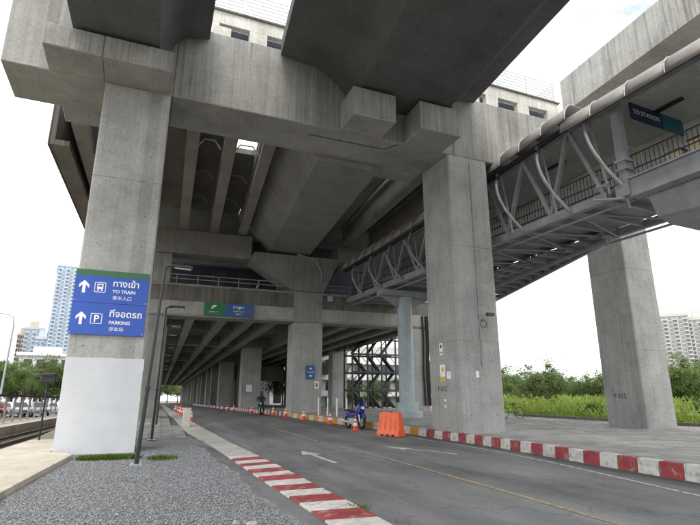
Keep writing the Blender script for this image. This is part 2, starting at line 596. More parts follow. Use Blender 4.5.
RK = line([(-30, 8.6), (2, 9.7), (8, 10.33), (10.8, 10.58), (13.5, 10.98), (15.5, 11.22), (18.4, 11.5), (20.5, 11.48), (22, 11.3),
           (24, 10.9), (26, 10.4), (31.7, 9.5), (35, 8.75), (41, 8.5), (60, 8.2), (120, 7.9), (260, 7.5)])
LKO = line([(-30, 2.9), (3, 2.92), (7, 2.93), (12.8, 2.87), (19.5, 2.7), (28.3, 2.1), (36.6, 1.62), (60, 1.45), (260, 1.1)])
LKI = line([(-30, 2.3), (3, 2.3), (7, 2.3), (10.4, 2.16), (15, 2.07), (20.5, 1.92), (26, 1.3), (41, 0.9), (260, 0.55)])
YEL = line([(-30, 5.4), (3, 5.75), (5.8, 5.94), (10.5, 6.17), (15.5, 6.3), (20, 6.15), (26.2, 5.8), (32, 5.4), (40, 5.0), (260, 4.5)])
WHT = line([(-30, 7.6), (2, 8.1), (6.9, 8.92), (8.4, 9.27), (11.5, 10.0), (16.3, 10.66), (20.8, 10.72), (23, 10.5), (26, 9.9), (32, 8.9), (41, 8.1), (260, 7.2)])


def strip(fa, fb, z, ys=YS, ya=-30, yb=260):
    ys = [y for y in ys if ya <= y <= yb]
    mb = MB()
    vs = []
    for y in ys:
        vs += [(fa(y), y, g(y) + z), (fb(y), y, g(y) + z)]
    mb.add(vs, [(2 * i, 2 * i + 1, 2 * i + 3, 2 * i + 2) for i in range(len(ys) - 1)])
    return mb


# big ground sheet (with the sunken track bed on the left)
gx = [-1500, -400, -120, -40, -15, -8.3, -8.2, -4.7, -4.6, -2, 2.5, 12, 30, 120, 400, 1500]
gy = [-300, -60, 0, 20, 24, 28, 32, 37, 60, 120, 300, 900, 2000]
mb = MB()
vs = []
for y in gy:
    for x in gx:
        z = -0.58 if -8.25 < x < -4.65 else -0.03 + (g(y) if x > -4.65 else 0.0)
        vs.append((x, y, z))
nx = len(gx)
mb.add(vs, [(j * nx + i, j * nx + i + 1, (j + 1) * nx + i + 1, (j + 1) * nx + i) for j in range(len(gy) - 1) for i in range(nx - 1)])
O('ground', mb, 'ground', kind='structure')

road = O('road', strip(lambda y: LKO(y) - 0.03, lambda y: RK(y) + 0.05, 0.004), 'asphalt', kind='structure')
O('yellow_centre_line', strip(lambda y: YEL(y) - 0.055, lambda y: YEL(y) + 0.055, 0.009, yb=29), 'lineY', road)
O('white_edge_line', strip(lambda y: WHT(y) - 0.05, lambda y: WHT(y) + 0.05, 0.009, yb=60), 'lineW', road)
O('white_edge_line', strip(lambda y: LKO(y) + 0.05, lambda y: LKO(y) + 0.13, 0.009, ya=14), 'lineW', road)
# lane arrows
mb = MB()
ar = [(-0.07, 0), (0.07, 0), (0.07, 2.3), (0.30, 2.3), (0.0, 3.6), (-0.30, 2.3), (-0.07, 2.3)]
mb.add([(4.55 + x, 13.6 + y, 0.010) for x, y in ar], [tuple(range(7))])
O('lane_arrow', mb, 'lineW', road)
mb = MB()
cur = [(8.75, 14.4), (8.62, 15.2), (8.40, 15.9), (8.12, 16.5)]
vs = []
for x, y in cur:
    vs += [(x - 0.075, y - 0.02, 0.010), (x + 0.075, y + 0.02, 0.010)]
mb.add(vs, [(2 * i, 2 * i + 1, 2 * i + 3, 2 * i + 2) for i in range(3)])
mb.add([(8.42, 16.75, 0.010), (7.84, 16.32, 0.010), (7.72, 17.9, 0.010)], [(0, 1, 2)])
O('lane_arrow', mb, 'lineW', road)
O('gutter_dirt', strip(lambda y: RK(y) - .22 - .08 * math.sin(y * 2.1) - .05 * math.sin(y * 5.3), lambda y: RK(y) + .04, 0.008, yb=60), 'bed', road)
# dark asphalt shoulder between gravel and left kerb
O('road_shoulder', strip(lambda y: LKI(y) - 0.42 + 0.06 * math.sin(y * 1.1) + 0.05 * math.sin(y * 3.7) - .02 * max(0, 12 - y), lambda y: LKI(y) + 0.02, 0.003, yb=20.5), 'asphalt', kind='structure')

# left footway (tiles) and gravel bed
O('gravel_bed', strip(lambda y: -2.6 if y < 30 else -1.5, lambda y: LKI(y) - 0.1, -0.006, yb=24.2), 'gravel', kind='structure')
footway = O('footway', strip(lambda y: -2.2, lambda y: LKI(y) + 0.02, -0.012, ya=23.4), 'bed', kind='structure')


def merge_quads(boxes):
    """boxes: (cx,cy,w,l,z0,z1,dz) all joined in one mesh"""
    mb = MB()
    for (cx, cy, w, l, z0, z1) in boxes:
        mb.box(cx - w / 2, cx + w / 2, cy - l / 2, cy + l / 2, z0, z1)
    return mb


tl = []
y = 23.55
while y < 70:
    x = -2.0
    while x < LKI(y) - 0.2:
        tl.append((x, y))
        x += 0.5
    y += 0.5
tl.sort(key=lambda p: p[1])
tmesh = MB().box(-0.242, 0.242, -0.242, 0.242, -0.02, 0.03).mesh('tile', 'paver2')
far = []
for i, (x, y) in enumerate(tl):
    dz = rnd.uniform(-0.004, 0.004)
    if i < 90:
        o = link('tile', tmesh, footway, (x, y, g(y) + dz))
        o.rotation_euler = (rnd.uniform(-.006, .006), rnd.uniform(-.006, .006), 0)
    else:
        far.append((x, y, 0.484, 0.484, g(y) - 0.02, g(y) + 0.03 + dz))
O('tiling', merge_quads(far), 'paver2', footway, kind='stuff')

# left kerb : wide painted stones
lk = E('kerb', (2.4, 14, 0))
tag(lk, kind='structure')
y = -1.0
i = 0
while y < 120:
    L = 0.62 if y < 60 else 3.0
    y1 = y + L - 0.012
    sk = 0.10 if y < 15.2 else 0.0
    if y < 15.2:
        mat = 'red' if i % 2 else 'kwhite'
    else:
        mat = 'conc_kerb'
    mb = MB()
    j = rnd.uniform(-.006, .006)
    h0 = 0.10
    poly = [(LKI(y) - 2.4, y + 0.22 - 14), (LKO(y) - 2.4, y - 0.12 - 14), (LKO(y1) - 2.4, y1 - 0.12 - 14), (LKI(y1) - 2.4, y1 + 0.22 - 14)]
    n4 = [(px, py, g(y) - 0.08) for px, py in poly] + [(poly[0][0], poly[0][1], g(y) + 0.035 + j), (poly[1][0], poly[1][1], g(y) + h0 + j), (poly[2][0], poly[2][1], g(y1) + h0 + j), (poly[3][0], poly[3][1], g(y1) + 0.035 + j)]
    mb.add(n4, [(3, 2, 1, 0), (4, 5, 6, 7), (0, 1, 5, 4), (1, 2, 6, 5), (2, 3, 7, 6), (3, 0, 4, 7)])
    o = bevel(O('kerb_stone', mb, mat, lk), 0.012, 1)
    y += L
    i += 1

# right kerb: upright painted stones
rk = E('kerb', (11, 15, 0))
tag(rk, kind='structure')
y = 0.2
i = 0
while y < 130:
    L = 0.62 if y < 62 else 2.5
    y1 = y + L - 0.012
    if y < 21.2:
        mat = 'red' if i % 2 else 'kwhite'
    elif y < 38:
        mat = 'kyellow' if i % 2 else 'kwhite'
    else:
        mat = 'red' if i % 2 else 'kwhite'
    j = rnd.uniform(-.008, .008)
    a0, a1 = RK(y) - 11, RK(y1) - 11
    poly = [(a0, y - 15), (a0 + 0.24, y - 15), (a1 + 0.24, y1 - 15), (a1, y1 - 15)]
    mb = MB()
    n4 = [(px, py, g(y) - 0.05) for px, py in poly] + [(px + (0.03 if k in (0, 3) else 0), py, g(y if k < 2 else y1) + 0.33 + j) for k, (px, py) in enumerate(poly)]
    mb.add(n4, [(3, 2, 1, 0), (4, 5, 6, 7), (0, 1, 5, 4), (1, 2, 6, 5), (2, 3, 7, 6), (3, 0, 4, 7)])
    bevel(O('kerb_stone', mb, mat, rk), 0.02, 2)
    y += L
    i += 1

# right pavement
SW = 0.25


def backx(y):
    return float(np.interp(y, [-20, 6, 12, 20.1, 25.1, 30.7, 40, 300], [40, 33.5, 30.2, 26.95, 25.3, 23.4, 30, 30]))


pav = O('pavement', strip(lambda y: RK(y) + 0.2, backx, SW - 0.02, yb=140), 'bed', kind='structure')
pv = []
y = 3.0
row = 0
while y < 62:
    x = 9.5 + (0.2 if row % 2 else 0)
    bx = backx(y)
    while x < min(bx, 34):
        if x - 0.2 > RK(y) + 0.24 and x + .2 < bx:
            pv.append((x, y))
        x += 0.4
    y += 0.4
    row += 1
yaw = R(20)


def vis(p):
    c = p[0] * math.sin(yaw) + p[1] * math.cos(yaw)
    s_ = p[0] * math.cos(yaw) - p[1] * math.sin(yaw)
    return c > 0 and abs(s_ / c) < 0.70


near = sorted([p for p in pv if vis(p)], key=lambda p: p[0] ** 2 + p[1] ** 2)[:290]
ns = set(near)
pmesh = MB().box(-0.194, 0.194, -0.194, 0.194, -0.03, 0.0).mesh('paver', 'paver')
far = []
for p in pv:
    x, y = p
    dz = rnd.uniform(-.004, .004)
    if p in ns:
        o = link('paver', pmesh, pav, (x, y, g(y) + SW + 0.012 + dz))
        o.rotation_euler = (rnd.uniform(-.008, .008), rnd.uniform(-.008, .008), 0)
    else:
        far.append((x, y, 0.388, 0.388, g(y) + SW - 0.03, g(y) + SW + 0.012 + dz))
O('paving', merge_quads(far), 'paver', pav, kind='stuff')
# low wall along the back of the pavement
mb = MB()
ys = [6 + i * 2.05 for i in range(13)]
bw = E('low_wall', (25, 20, 0), 0, 'low dark concrete kerb wall between pavement and green scrub', 'wall')
for a, b in zip(ys[:-1], ys[1:]):
    mb = MB()
    xa, xb = backx(a) - 25, backx(b) - 25
    mb.add([(xa, a - 20, g(a) - .1), (xa + .22, a - 20, g(a) - .1), (xb + .22, b - 20.02, g(b) - .1), (xb, b - 20.02, g(b) - .1),
            (xa, a - 20, g(a) + .42), (xa + .22, a - 20, g(a) + .42), (xb + .22, b - 20.02, g(b) + .42), (xb, b - 20.02, g(b) + .42)],
           [(3, 2, 1, 0), (4, 5, 6, 7), (0, 1, 5, 4), (1, 2, 6, 5), (2, 3, 7, 6), (3, 0, 4, 7)])
    O('wall_block', mb, 'conc_stain', bw)

# ------------------------------------------------------------------ main portal frame
PT = R(2.5)
PX, PY = -1.7, 18.4
pf = E('portal_frame', (PX, PY, 0), PT, 'massive concrete portal frame with three square columns carrying the overhead girders', 'viaduct')
H, HT = 12.88, 16.2


def loc2w(s, d, z=0):
    return Vector((PX + s * math.cos(PT) - d * math.sin(PT), PY + s * math.sin(PT) + d * math.cos(PT), z))


def column(s0, s1, d0, d1, zb, joints, mat='conc_col'):
    mb = MB()
    z = zb
    for jz in joints + [H - 0.002]:
        mb.cbox(s0, s1, d0, d1, z, jz - 0.012, 0.05)
        if jz < H - 0.1:
            mb.cbox(s0 + .012, s1 - .012, d0 + .012, d1 - .012, jz - 0.012, jz + 0.008, 0.05)
        z = jz + 0.008
    return O('column', mb, mat, pf)


c1 = column(-1.17, 1.12, 0, 2.4, -0.1, [4.9, 9.2])
c2 = column(13.55, 15.75, 0, 2.4, 0.0, [4.1, 8.4])
c3 = column(24.28, 26.40, 0, 2.35, 0.0, [4.1, 8.4])
for cc_, s0, s1, d1 in ((c1, -1.17, 1.12, 2.4), (c2, 13.55, 15.75, 2.4), (c3, 24.28, 26.40, 2.35)):
    mb = MB()
    for zz in np.arange(1.0, 12.6, 1.15):
        for q in (.45, (s1 - s0) - .45):
            if zz > 3.0 or cc_ is not c1:
                mb.tube([(s0 + q, -.003, zz), (s0 + q, .01, zz)], .022, 8)
        for q in (.5, d1 - .5):
            mb.tube([(s0 - .003, q, zz), (s0 + .01, q, zz)], .022, 8)
    O('tie_holes', mb, 'steel_dk', cc_, kind='stuff')
# crossbeam in three pours
for s0, s1, m in ((-4.46, 1.16, 'conc_beam'), (1.166, 13.9, 'conc_beam'), (13.906, 27.0, 'conc_beam')):
    mb = MB().box(s0, s1, -0.012, 2.412, H, HT)
    bevel(O('crossbeam', mb, m, pf), 0.03, 1)
mb = MB().box(-4.46, -3.012, -0.012, 2.412, HT + .004, 18.2)
O('upstand', mb, 'conc_beam', pf)
for s0, s1, d0, d1, zt in ((-3.0, -1.2, -1.56, -0.016, 13.72), (-1.194, 1.05, -1.56, -0.016, 13.72), (8.05, 10.02, -1.56, -0.016, 14.18), (11.16, 13.24, -1.60, -0.016, 14.22),
                           (-2.85, 1.1, 2.416, 3.66, 13.5), (10.9, 13.45, 2.416, 3.66, 13.4)):
    mb = MB().box(s0, s1, d0, d1, H + .001, zt)
    bevel(O('corbel', mb, 'conc_beam', pf), 0.03, 1)
# drip groove plates under the beam
mb = MB()
for a, b in (((6.9, 0.75), (10.55, 0.72)), ((10.55, .72), (10.9, 0.1))):
    mb.bar((a[0], a[1], H - .01), (b[0], b[1], H - .01), .03, .02)
O('drip_strip', mb, 'steel_dk', pf)
# service wall with openings on top of the beam
wall = MB()
zt0, zt1 = HT + .004, 18.35
wall.box(1.8, 22.2, 1.2, 1.5, 17.72, zt1)
x = 1.8
k = 0
while x < 22:
    w = 0.8 if k else 1.0
    wall.box(x, min(x + w, 22.2), 1.203, 1.497, zt0, 17.719)
    x += w + 1.35
    k += 1
wl = O('service_wall', wall, 'conc_wall', pf)
mb = MB().box(1.9, 22.15, 2.1, 2.3, zt0, 18.2)
O('backing_wall', mb, 'dark_room', pf)  # dark sheet closing the back of the wall openings
mb = MB().box(1.7, 22.3, 1.1, 1.6, zt1 + .002, zt1 + .09)
O('coping', mb, 'conc_stain', pf)
mb = MB()
for k in range(7):
    mb.bar((1.8, 1.35, zt1 + .22 + k * .2), (22.2, 1.35, zt1 + .22 + k * .2), .035, .035)
for k in range(11):
    mb.bar((1.85 + k * 2.03, 1.35, zt1 + .09), (1.85 + k * 2.03, 1.35, zt1 + 1.45), .06, .06)
for k in range(7):
    mb.bar((22.2, 1.35, zt1 + .22 + k * .2), (22.2, 3.4, zt1 + .22 + k * .2), .035, .035)
O('guard_rail', mb, 'galv', pf)
# bearings
for s in (-1.9, 0.2, 9.0, 12.2):
    z0 = 13.725 if s < 2 else 14.225
    O('bearing', MB().box(s - .35, s + .35, -1.3, -.6, z0, z0 + .13), 'steel_dk', pf)
O('bearing', MB().box(5.9, 6.5, 0.2, .8, HT + .004, HT + .6), 'conc_wall', pf)
O('bearing', MB().box(6.7, 7.3, 0.2, .8, HT + .004, HT + .6), 'conc_wall', pf)
O('bearing', MB().box(15.2, 15.8, 0.2, .8, HT + .004, HT + .5), 'conc_wall', pf)
O('bearing', MB().box(2.5, 3.2, 0.2, .8, HT + .004, HT + .55), 'conc_wall', pf)
# painted base of the left column: front and side sheets
mb = MB()
top = [(-1.175 + i * 2.3 / 23, 2.93 + rnd.uniform(-.012, .012)) for i in range(24)]
vs = [(s, -0.006, 0.0) for s, z in top] + [(s, -0.006, z) for s, z in top]
mb.add(vs, [(i, i + 1, 25 + i, 24 + i) for i in range(23)])
mb.add([(1.126, .03, 0.0), (1.126, .34, 0.0), (1.126, .30, 2.75), (1.126, .03, 2.93)], [(0, 1, 2, 3)])
mb.add([(-1.176, .03, 0.0), (-1.176, 2.3, 0.0), (-1.176, 2.3, 2.9), (-1.176, .03, 2.93)], [(0, 1, 2, 3)])
O('painted_base', mb, 'white_paint', c1)

# stencils, stickers, camera and conduit on the middle column
text('P-01C', 0.30, pf, (13.545, 1.75, 2.0), (R(90), 0, R(-90)), 'ink', name='stencil')
text('P-01L', 0.34, pf, (24.275, 1.75, 1.72), (R(90), 0, R(-90)), 'ink', name='stencil')


def sticker(parent, s, d, z, w, h, mat, mark=None, side=True):
    if side:
        o = O('sticker', MB().box(s - .008, s - .001, d - w / 2, d + w / 2, z, z + h), mat, parent)
        if mark:
            O('print', MB().prism([(-.3 * w, 0), (0, -.3 * h), (.3 * w, 0), (0, .3 * h)], 0, .002), mark, o, loc=None)
            o.children[0].matrix_parent_inverse = Matrix.Identity(4)
            o.children[0].location = (s - .010, d, z + h * .62)
            o.children[0].rotation_euler = (R(90), 0, R(-90))
    else:
        o = O('sticker', MB().box(s - w / 2, s + w / 2, d - .008, d - .001, z, z + h), mat, parent)
        if mark:
            O('print', MB().prism([(-.3 * w, 0), (0, -.3 * h), (.3 * w, 0), (0, .3 * h)], 0, .002), mark, o)
            o.children[0].location = (s, d - .010, z + h * .55)
            o.children[0].rotation_euler = (R(90), 0, 0)
    return o


sticker(pf, 13.55, 1.35, 3.72, .26, .38, 'white', 'ink')
sticker(pf, 13.55, 1.35, 3.58, .26, .06, 'white')
o = sticker(pf, 13.55, 1.3, 2.62, .40, .52, 'white', 'tag_y')
sticker(pf, 13.55, 1.3, 2.42, .40, .18, 'tag_y')
sticker(pf, 13.55, .82, 2.52, .30, .30, 'white', 'silver')
sticker(pf, 13.55, 1.2, 1.55, .12, .10, 'white')
sticker(pf, 13.55, 1.2, 1.30, .12, .10, 'white')
sticker(pf, 14.45, 0, 2.55, .16, .26, 'white', 'silver', side=False)
mb = MB()
mb.tube([(14.72, -.03, 3.0), (14.72, -.03, 12.6)], .022, 6)
for k in range(9):
    mb.box(14.68, 14.76, -.05, -.001, 3.2 + k, 3.28 + k)
O('conduit', mb, 'steel', pf)
cc = E('security_camera', loc2w(14.85, -0.02, 5.05), PT, 'small white security camera with looped cable on the middle column', 'camera')
O('bracket', MB().tube([(0, 0.02, 0), (0.0, -.25, 0.05), (.1, -.32, .16)], .02, 6), 'galv', cc)
O('housing', MB().box(0.02, .38, -.42, -.28, .14, .26), 'steel_dk', cc)
O('lens', MB().tube([(.38, -.35, .2), (.42, -.35, .19)], .045, 10), 'glass_dk', cc)
O('cable_loop', MB().tube([(.05 + .17 * math.sin(a), -.04, -.18 - .17 * math.cos(a)) for a in np.linspace(0, 6.0, 16)], .012, 5), 'rubber', cc)


# ------------------------------------------------------------------ overhead girders
def girder(name, prof, s_ref, d0, d1, head_deg, label, mat='conc_gird', seams=7.5, group=None, zslope=0.0):
    """prof in (s,z) at d = s_ref position; runs from d0 to d1 in the portal frame with a heading to the right of the frame normal"""
    t = math.tan(R(head_deg))
    root = E(name, loc2w(prof[0][0], d0, prof[0][1]), PT, label, 'girder', group)
    inv = Matrix.Translation((prof[0][0], d0, prof[0][1]))
    o0 = Vector((prof[0][0], d0, prof[0][1]))
    n = max(1, int(abs(d1 - d0) / seams))
    step = (d1 - d0) / n
    for i in range(n):
        a = d0 + i * step
        b = d0 + (i + 1) * step - math.copysign(0.02, step)
        fa = lambda u, z, dd=a: Vector((u + (dd - s_ref) * t, dd, z + zslope * (dd - s_ref))) - o0
        fb = lambda u, z, dd=b: Vector((u + (dd - s_ref) * t, dd, z + zslope * (dd - s_ref))) - o0
        O('girder_segment', MB().sweep(prof, fa, fb), mat, root)
    return root


def fillet(p0, p1, p2, n=5):
    r = []
    for i in range(n + 1):
        t = i / n
        r.append(((1 - t) ** 2 * p0[0] + 2 * t * (1 - t) * p1[0] + t * t * p2[0], (1 - t) ** 2 * p0[1] + 2 * t * (1 - t) * p1[1] + t * t * p2[1]))
    return r


profG2 = [(8.55, 14.36), (12.85, 14.36)] + fillet((13.3, 15.1), (13.65, 15.75), (14.2, 15.85)) + [(15.05, 15.93), (15.05, 16.5), (5.18, 16.5), (5.18, 15.82)] + fillet((6.6, 15.72), (7.35, 15.62), (7.75, 15.1))
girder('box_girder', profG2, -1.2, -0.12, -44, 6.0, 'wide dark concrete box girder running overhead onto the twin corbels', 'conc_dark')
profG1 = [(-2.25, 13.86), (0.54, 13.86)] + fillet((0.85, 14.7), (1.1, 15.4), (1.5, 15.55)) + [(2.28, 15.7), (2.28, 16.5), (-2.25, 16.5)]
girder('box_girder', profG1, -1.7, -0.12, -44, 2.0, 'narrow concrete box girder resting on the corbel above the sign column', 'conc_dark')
profR = [(21.25, 16.85), (24.6, 16.75), (24.6, 18.5), (24.2, 18.5), (24.2, 17.6), (21.55, 17.6), (21.55, 18.85), (21.25, 18.85)]
girder('ramp_girder', profR, -0.3, 0.0, -40, 4.0, 'pale weathered concrete trough girder with stained parapet beside the footbridge roof', 'conc_ramp')
profG3 = [(7.9, 12.62), (11.0, 12.5)] + fillet((11.4, 13.3), (11.8, 14.4), (12.6, 14.6)) + [(13.4, 14.8), (13.4, 15.5), (5.5, 15.5), (5.5, 14.9)] + fillet((5.6, 14.8), (6.35, 14.5), (7.0, 13.6))
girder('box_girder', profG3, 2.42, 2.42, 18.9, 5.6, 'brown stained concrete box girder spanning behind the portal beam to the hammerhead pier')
# old I girders + slab behind the portal, left group
ig = [(-4.25, -4.35, 12.95), (-2.3, -2.2, 13.6), (0.42, 0.6, 13.62), (2.17, 2.75, 13.62), (4.0, 4.85, 13.65)]
prof_i = [(-.30, 0), (.30, 0), (.30, .28), (.11, .42), (.11, 1.35), (.3, 1.5), (.3, 1.78), (-.3, 1.78), (-.3, 1.5), (-.11, 1.35), (-.11, .42), (-.30, .28)]
labs = ['concrete edge girder below the outer parapet behind the sign column', 'brown concrete girder hidden mostly behind the sign column',
        'brown concrete girder seen first beside the sign column', 'middle brown concrete girder between two open bays beyond the portal beam', 'brown concrete girder beside the stained box girder web']
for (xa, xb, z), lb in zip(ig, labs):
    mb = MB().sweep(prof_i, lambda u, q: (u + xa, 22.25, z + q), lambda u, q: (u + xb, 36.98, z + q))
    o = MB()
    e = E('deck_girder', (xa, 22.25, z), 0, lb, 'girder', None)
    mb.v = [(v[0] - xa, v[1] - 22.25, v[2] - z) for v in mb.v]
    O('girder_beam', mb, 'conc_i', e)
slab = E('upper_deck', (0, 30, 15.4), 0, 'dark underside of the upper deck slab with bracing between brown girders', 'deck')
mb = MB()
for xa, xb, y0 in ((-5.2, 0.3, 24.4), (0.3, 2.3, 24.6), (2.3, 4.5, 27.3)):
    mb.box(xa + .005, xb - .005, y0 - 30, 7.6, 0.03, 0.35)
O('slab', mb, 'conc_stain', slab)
for yy in (25.2, 29.2, 33.2):
    for xa, xb in ((0.75, 1.9), (2.6, 3.9), (4.3, 5.2)):
        m_ = (xa + xb) / 2
        mb = MB().tube([(xa, yy - 30, -1.0), (xa + .32, yy - 30, -.55), (xb - .32, yy - 30, -.55), (xb, yy - 30, -1.0)], .045, 6)
        O('bracing', mb, 'steel', slab)
mb = MB().box(-5.62, -4.8, -6.2, 7.0, -2.75, -2.5)
mb.box(-5.62, -5.4, -6.2, 7.0, -2.499, -0.2)
O('edge_beam', mb, 'conc_stain', slab)
mb = MB().box(-5.66, -5.622, -6.25, 7.0, -2.8, -.3)
O('fascia', mb, 'conc_stain', slab)
mb = MB().box(-5.62, -5.3, -6.2, 7.0, -.19, 1.5)
O('parapet', mb, 'conc_deck', slab)
# upper deck, right group of girders towards the far crosshead
labs2 = ['dark concrete girder in shadow right of the stained box girder', 'dark concrete girder in shadow above the footbridge roof', 'dark concrete girder in shadow behind the middle column top']
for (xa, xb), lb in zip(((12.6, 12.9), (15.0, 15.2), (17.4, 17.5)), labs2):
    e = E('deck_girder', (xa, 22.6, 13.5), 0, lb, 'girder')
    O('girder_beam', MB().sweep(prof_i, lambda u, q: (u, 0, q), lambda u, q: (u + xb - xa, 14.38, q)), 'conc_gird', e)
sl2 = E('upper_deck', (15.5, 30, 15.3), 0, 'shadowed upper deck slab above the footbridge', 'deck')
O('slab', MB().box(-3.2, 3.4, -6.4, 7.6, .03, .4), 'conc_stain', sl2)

# ------------------------------------------------------------------ station: lower deck, piers, crossheads
st = E('station_deck', (0, 37, 0), 0, 'long elevated station deck on concrete piers spanning the road like a tunnel', 'station')


def sb(name, x0, x1, y0, y1, z0, z1, mat='conc_deck', par=None, bev=0.0):
    o = O(name, MB().box(x0, x1, y0 - 37, y1 - 37, z0, z1), mat, par or st)
    if bev:
        bevel(o, bev, 1)
    return o


XR = 23.4
sb('crossbeam', -1.6, XR, 37, 38.6, 7.42, 8.35, 'conc_band')
sb('crossbeam_soffit', -1.55, XR, 37.05, 38.5, 7.30, 7.418, 'conc_deck')
sb('parapet', -1.3, XR, 37.12, 37.4, 8.353, 9.45, 'conc_stain')
sb('parapet_cap', -1.35, XR, 37.05, 37.46, 9.453, 9.6, 'conc_deck')
sb('deck_slab', -1.6, XR, 37.42, 240, 8.9, 9.3, 'conc_gird')
mb = MB()
for z in (10.0, 10.3):
    mb.bar((-1.2, .26, z), (XR, .26, z), .05, .05)
for k in range(20):
    mb.bar((-1.0 + k * 1.45, .26, 9.6), (-1.0 + k * 1.45, .26, 10.32), .05, .05)
O('guard_rail', mb, 'steel', st)
ROWS = [37, 62, 87, 112, 137, 165, 195, 230]
for r_, yy in enumerate(ROWS):
    if r_:
        sb('crossbeam', -1.6, XR, yy, yy + 1.2, 7.82, 8.88, 'conc_deck')
    y1 = ROWS[r_ + 1] if r_ + 1 < len(ROWS) else 240
    y0 = yy + (1.62 if r_ == 0 else .01)
    xs_ = [-0.75, 1.75, 4.2, 6.3, 8.2, 12.2, 14.3, 16.5, 18.7, 21.0]
    for x in xs_:
        mb = MB().sweep([(-.3, 0), (.3, 0), (.3, .25), (.13, .4), (.13, 1.33), (-.13, 1.33), (-.13, .4), (-.3, .25)],
                        lambda u, q: (x + u, y0 - 37, 7.55 + q), lambda u, q: (x + u, y1 - 37 - .02, 7.55 + q))
        O('longitudinal_beam', mb, 'conc_deck', st)
    for ym in ((y0 + y1) / 2,):
        sb('diaphragm', -1.2, XR, ym, ym + .3, 8.15, 8.88, 'conc_deck')
for r_, yy in enumerate(ROWS):
    gz = g(yy) - 0.1
    sb('pier', 9.0, 11.25, yy + .02, yy + 1.9, gz, 7.28 if r_ == 0 else 7.81, 'conc_col', bev=.05)
    if r_ <= 4:
        sb('pier', -1.15, 0.05, yy + .1, yy + 1.5, gz, 7.28 if r_ == 0 else 7.81, 'conc_deck', bev=.04)
        sb('pier', 18.4 if r_ == 0 else 20.2, 20.3 if r_ == 0 else 22.2, yy + .05, yy + 1.7, gz, 7.28 if r_ == 0 else 7.81, 'conc_col', bev=.05)
    # extra half-span piers on the road side in the depth of the tunnel
    if r_ >= 2:
        sb('pier', 8.9, 10.4, yy + 12.5, yy + 14, gz, 7.9, 'conc_deck')
# upper crosshead and column at left
sb('upper_column', -1.1, 0.02, 37.15, 38.3, 9.62, 11.78, 'conc_deck', bev=.04)
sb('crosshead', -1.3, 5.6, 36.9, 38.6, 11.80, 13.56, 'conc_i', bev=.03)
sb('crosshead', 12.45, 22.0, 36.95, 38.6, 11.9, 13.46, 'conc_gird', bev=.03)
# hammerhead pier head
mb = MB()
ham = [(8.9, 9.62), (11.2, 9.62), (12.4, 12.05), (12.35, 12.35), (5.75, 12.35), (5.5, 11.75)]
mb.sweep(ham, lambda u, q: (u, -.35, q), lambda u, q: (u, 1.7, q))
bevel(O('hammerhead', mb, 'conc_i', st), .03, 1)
sb('pier_stem', 8.95, 11.2, 36.99, 37.08, 7.45, 9.61, 'conc_deck')
sb('junction_box', 11.6, 12.0, 36.88, 36.99, 9.0, 9.4, 'tower_grey')
# dark concourse wall set back behind the parapet
sb('concourse_wall', -1.3, XR, 44, 44.3, 9.31, 16.0, 'dark_room')
sb('upper_slab', -6.0, 20.5, 37.62, 240, 15.42, 15.8, 'conc_gird')  # deck slab run on far out of view to keep the interior dark
for k, (x, z) in enumerate(((3.2, 9.6), (5.3, 9.4), (7.4, 9.9))):
    sb('partition', x, x + 1.1, 41.5, 41.7, 9.31, 12.8, 'dark_room')
sb('duct', -1.0, 9.0, 40.3, 40.9, 12.0, 12.5, 'steel')
O('inclined_strut', MB().bar((6.1, 1.4, 9.35), (6.5, 1.4, 10.5), .09, .06), 'white', st)
O('pipe', MB().tube([(9.0, -.45, 12.42), (10.5, -.5, 12.1), (11.0, -.5, 11.0), (10.9, -.5, 10.4)], .06, 6), 'steel', st)
mb = MB()
for k, x in enumerate((19.75, 20.05, 20.2)):
    mb.tube([(x, -.08, 8.3), (x + .05, -.08, 6.2), (x - .04, -.08, 4.0), (x + .03, -.08, 1.2)], .075, 6)
O('cable_bundle', mb, 'rubber', st)
# far end of the tunnel right side: walls filling gaps between rear piers
sb('gap_fill_wall', 22.3, 22.6, 64, 110, 5.2, 7.3, 'conc_deck')
sb('gap_fill_wall', 11.6, 20.0, 88.6, 88.9, 4.8, 7.3, 'conc_deck')
sb('gap_fill_wall', 11.9, 12.2, 78, 236, .3, 7.5, 'conc_stain')  # added dark wall, hides bright sky where dense dark columns would stand
# signs on the pier and the band
sg = E('hanging_sign', (4.2, 36.93, 7.42), 0, 'long green and blue sign board fixed to the pale deck edge', 'sign')
O('board', MB().prism([(-1.75, 0), (0.05, 0), (-.35 + .75, .0), (.4, .05), (-1.75, .05)], 0, .01), 'dgreen', sg).hide_render = True
bpy.data.objects.remove(sg.children[0])
mb = MB().add([(-1.75, 0, 0), (-.55, 0, 0), (-.15, 0, .92), (-1.75, 0, .92), (-1.75, -.06, 0), (-.55, -.06, 0), (-.15, -.06, .92), (-1.75, -.06, .92)],
              [(0, 1, 2, 3), (7, 6, 5, 4), (0, 4, 5, 1), (1, 5, 6, 2), (2, 6, 7, 3), (3, 7, 4, 0)])
O('green_panel', mb, 'dgreen', sg)
mb = MB().add([(-.549, 0, 0), (1.75, 0, 0), (1.75, 0, .92), (-.149, 0, .92), (-.549, -.06, 0), (1.75, -.06, 0), (1.75, -.06, .92), (-.149, -.06, .92)],
              [(0, 1, 2, 3), (7, 6, 5, 4), (0, 4, 5, 1), (1, 5, 6, 2), (2, 6, 7, 3), (3, 7, 4, 0)])
O('blue_panel', mb, 'dblue', sg)
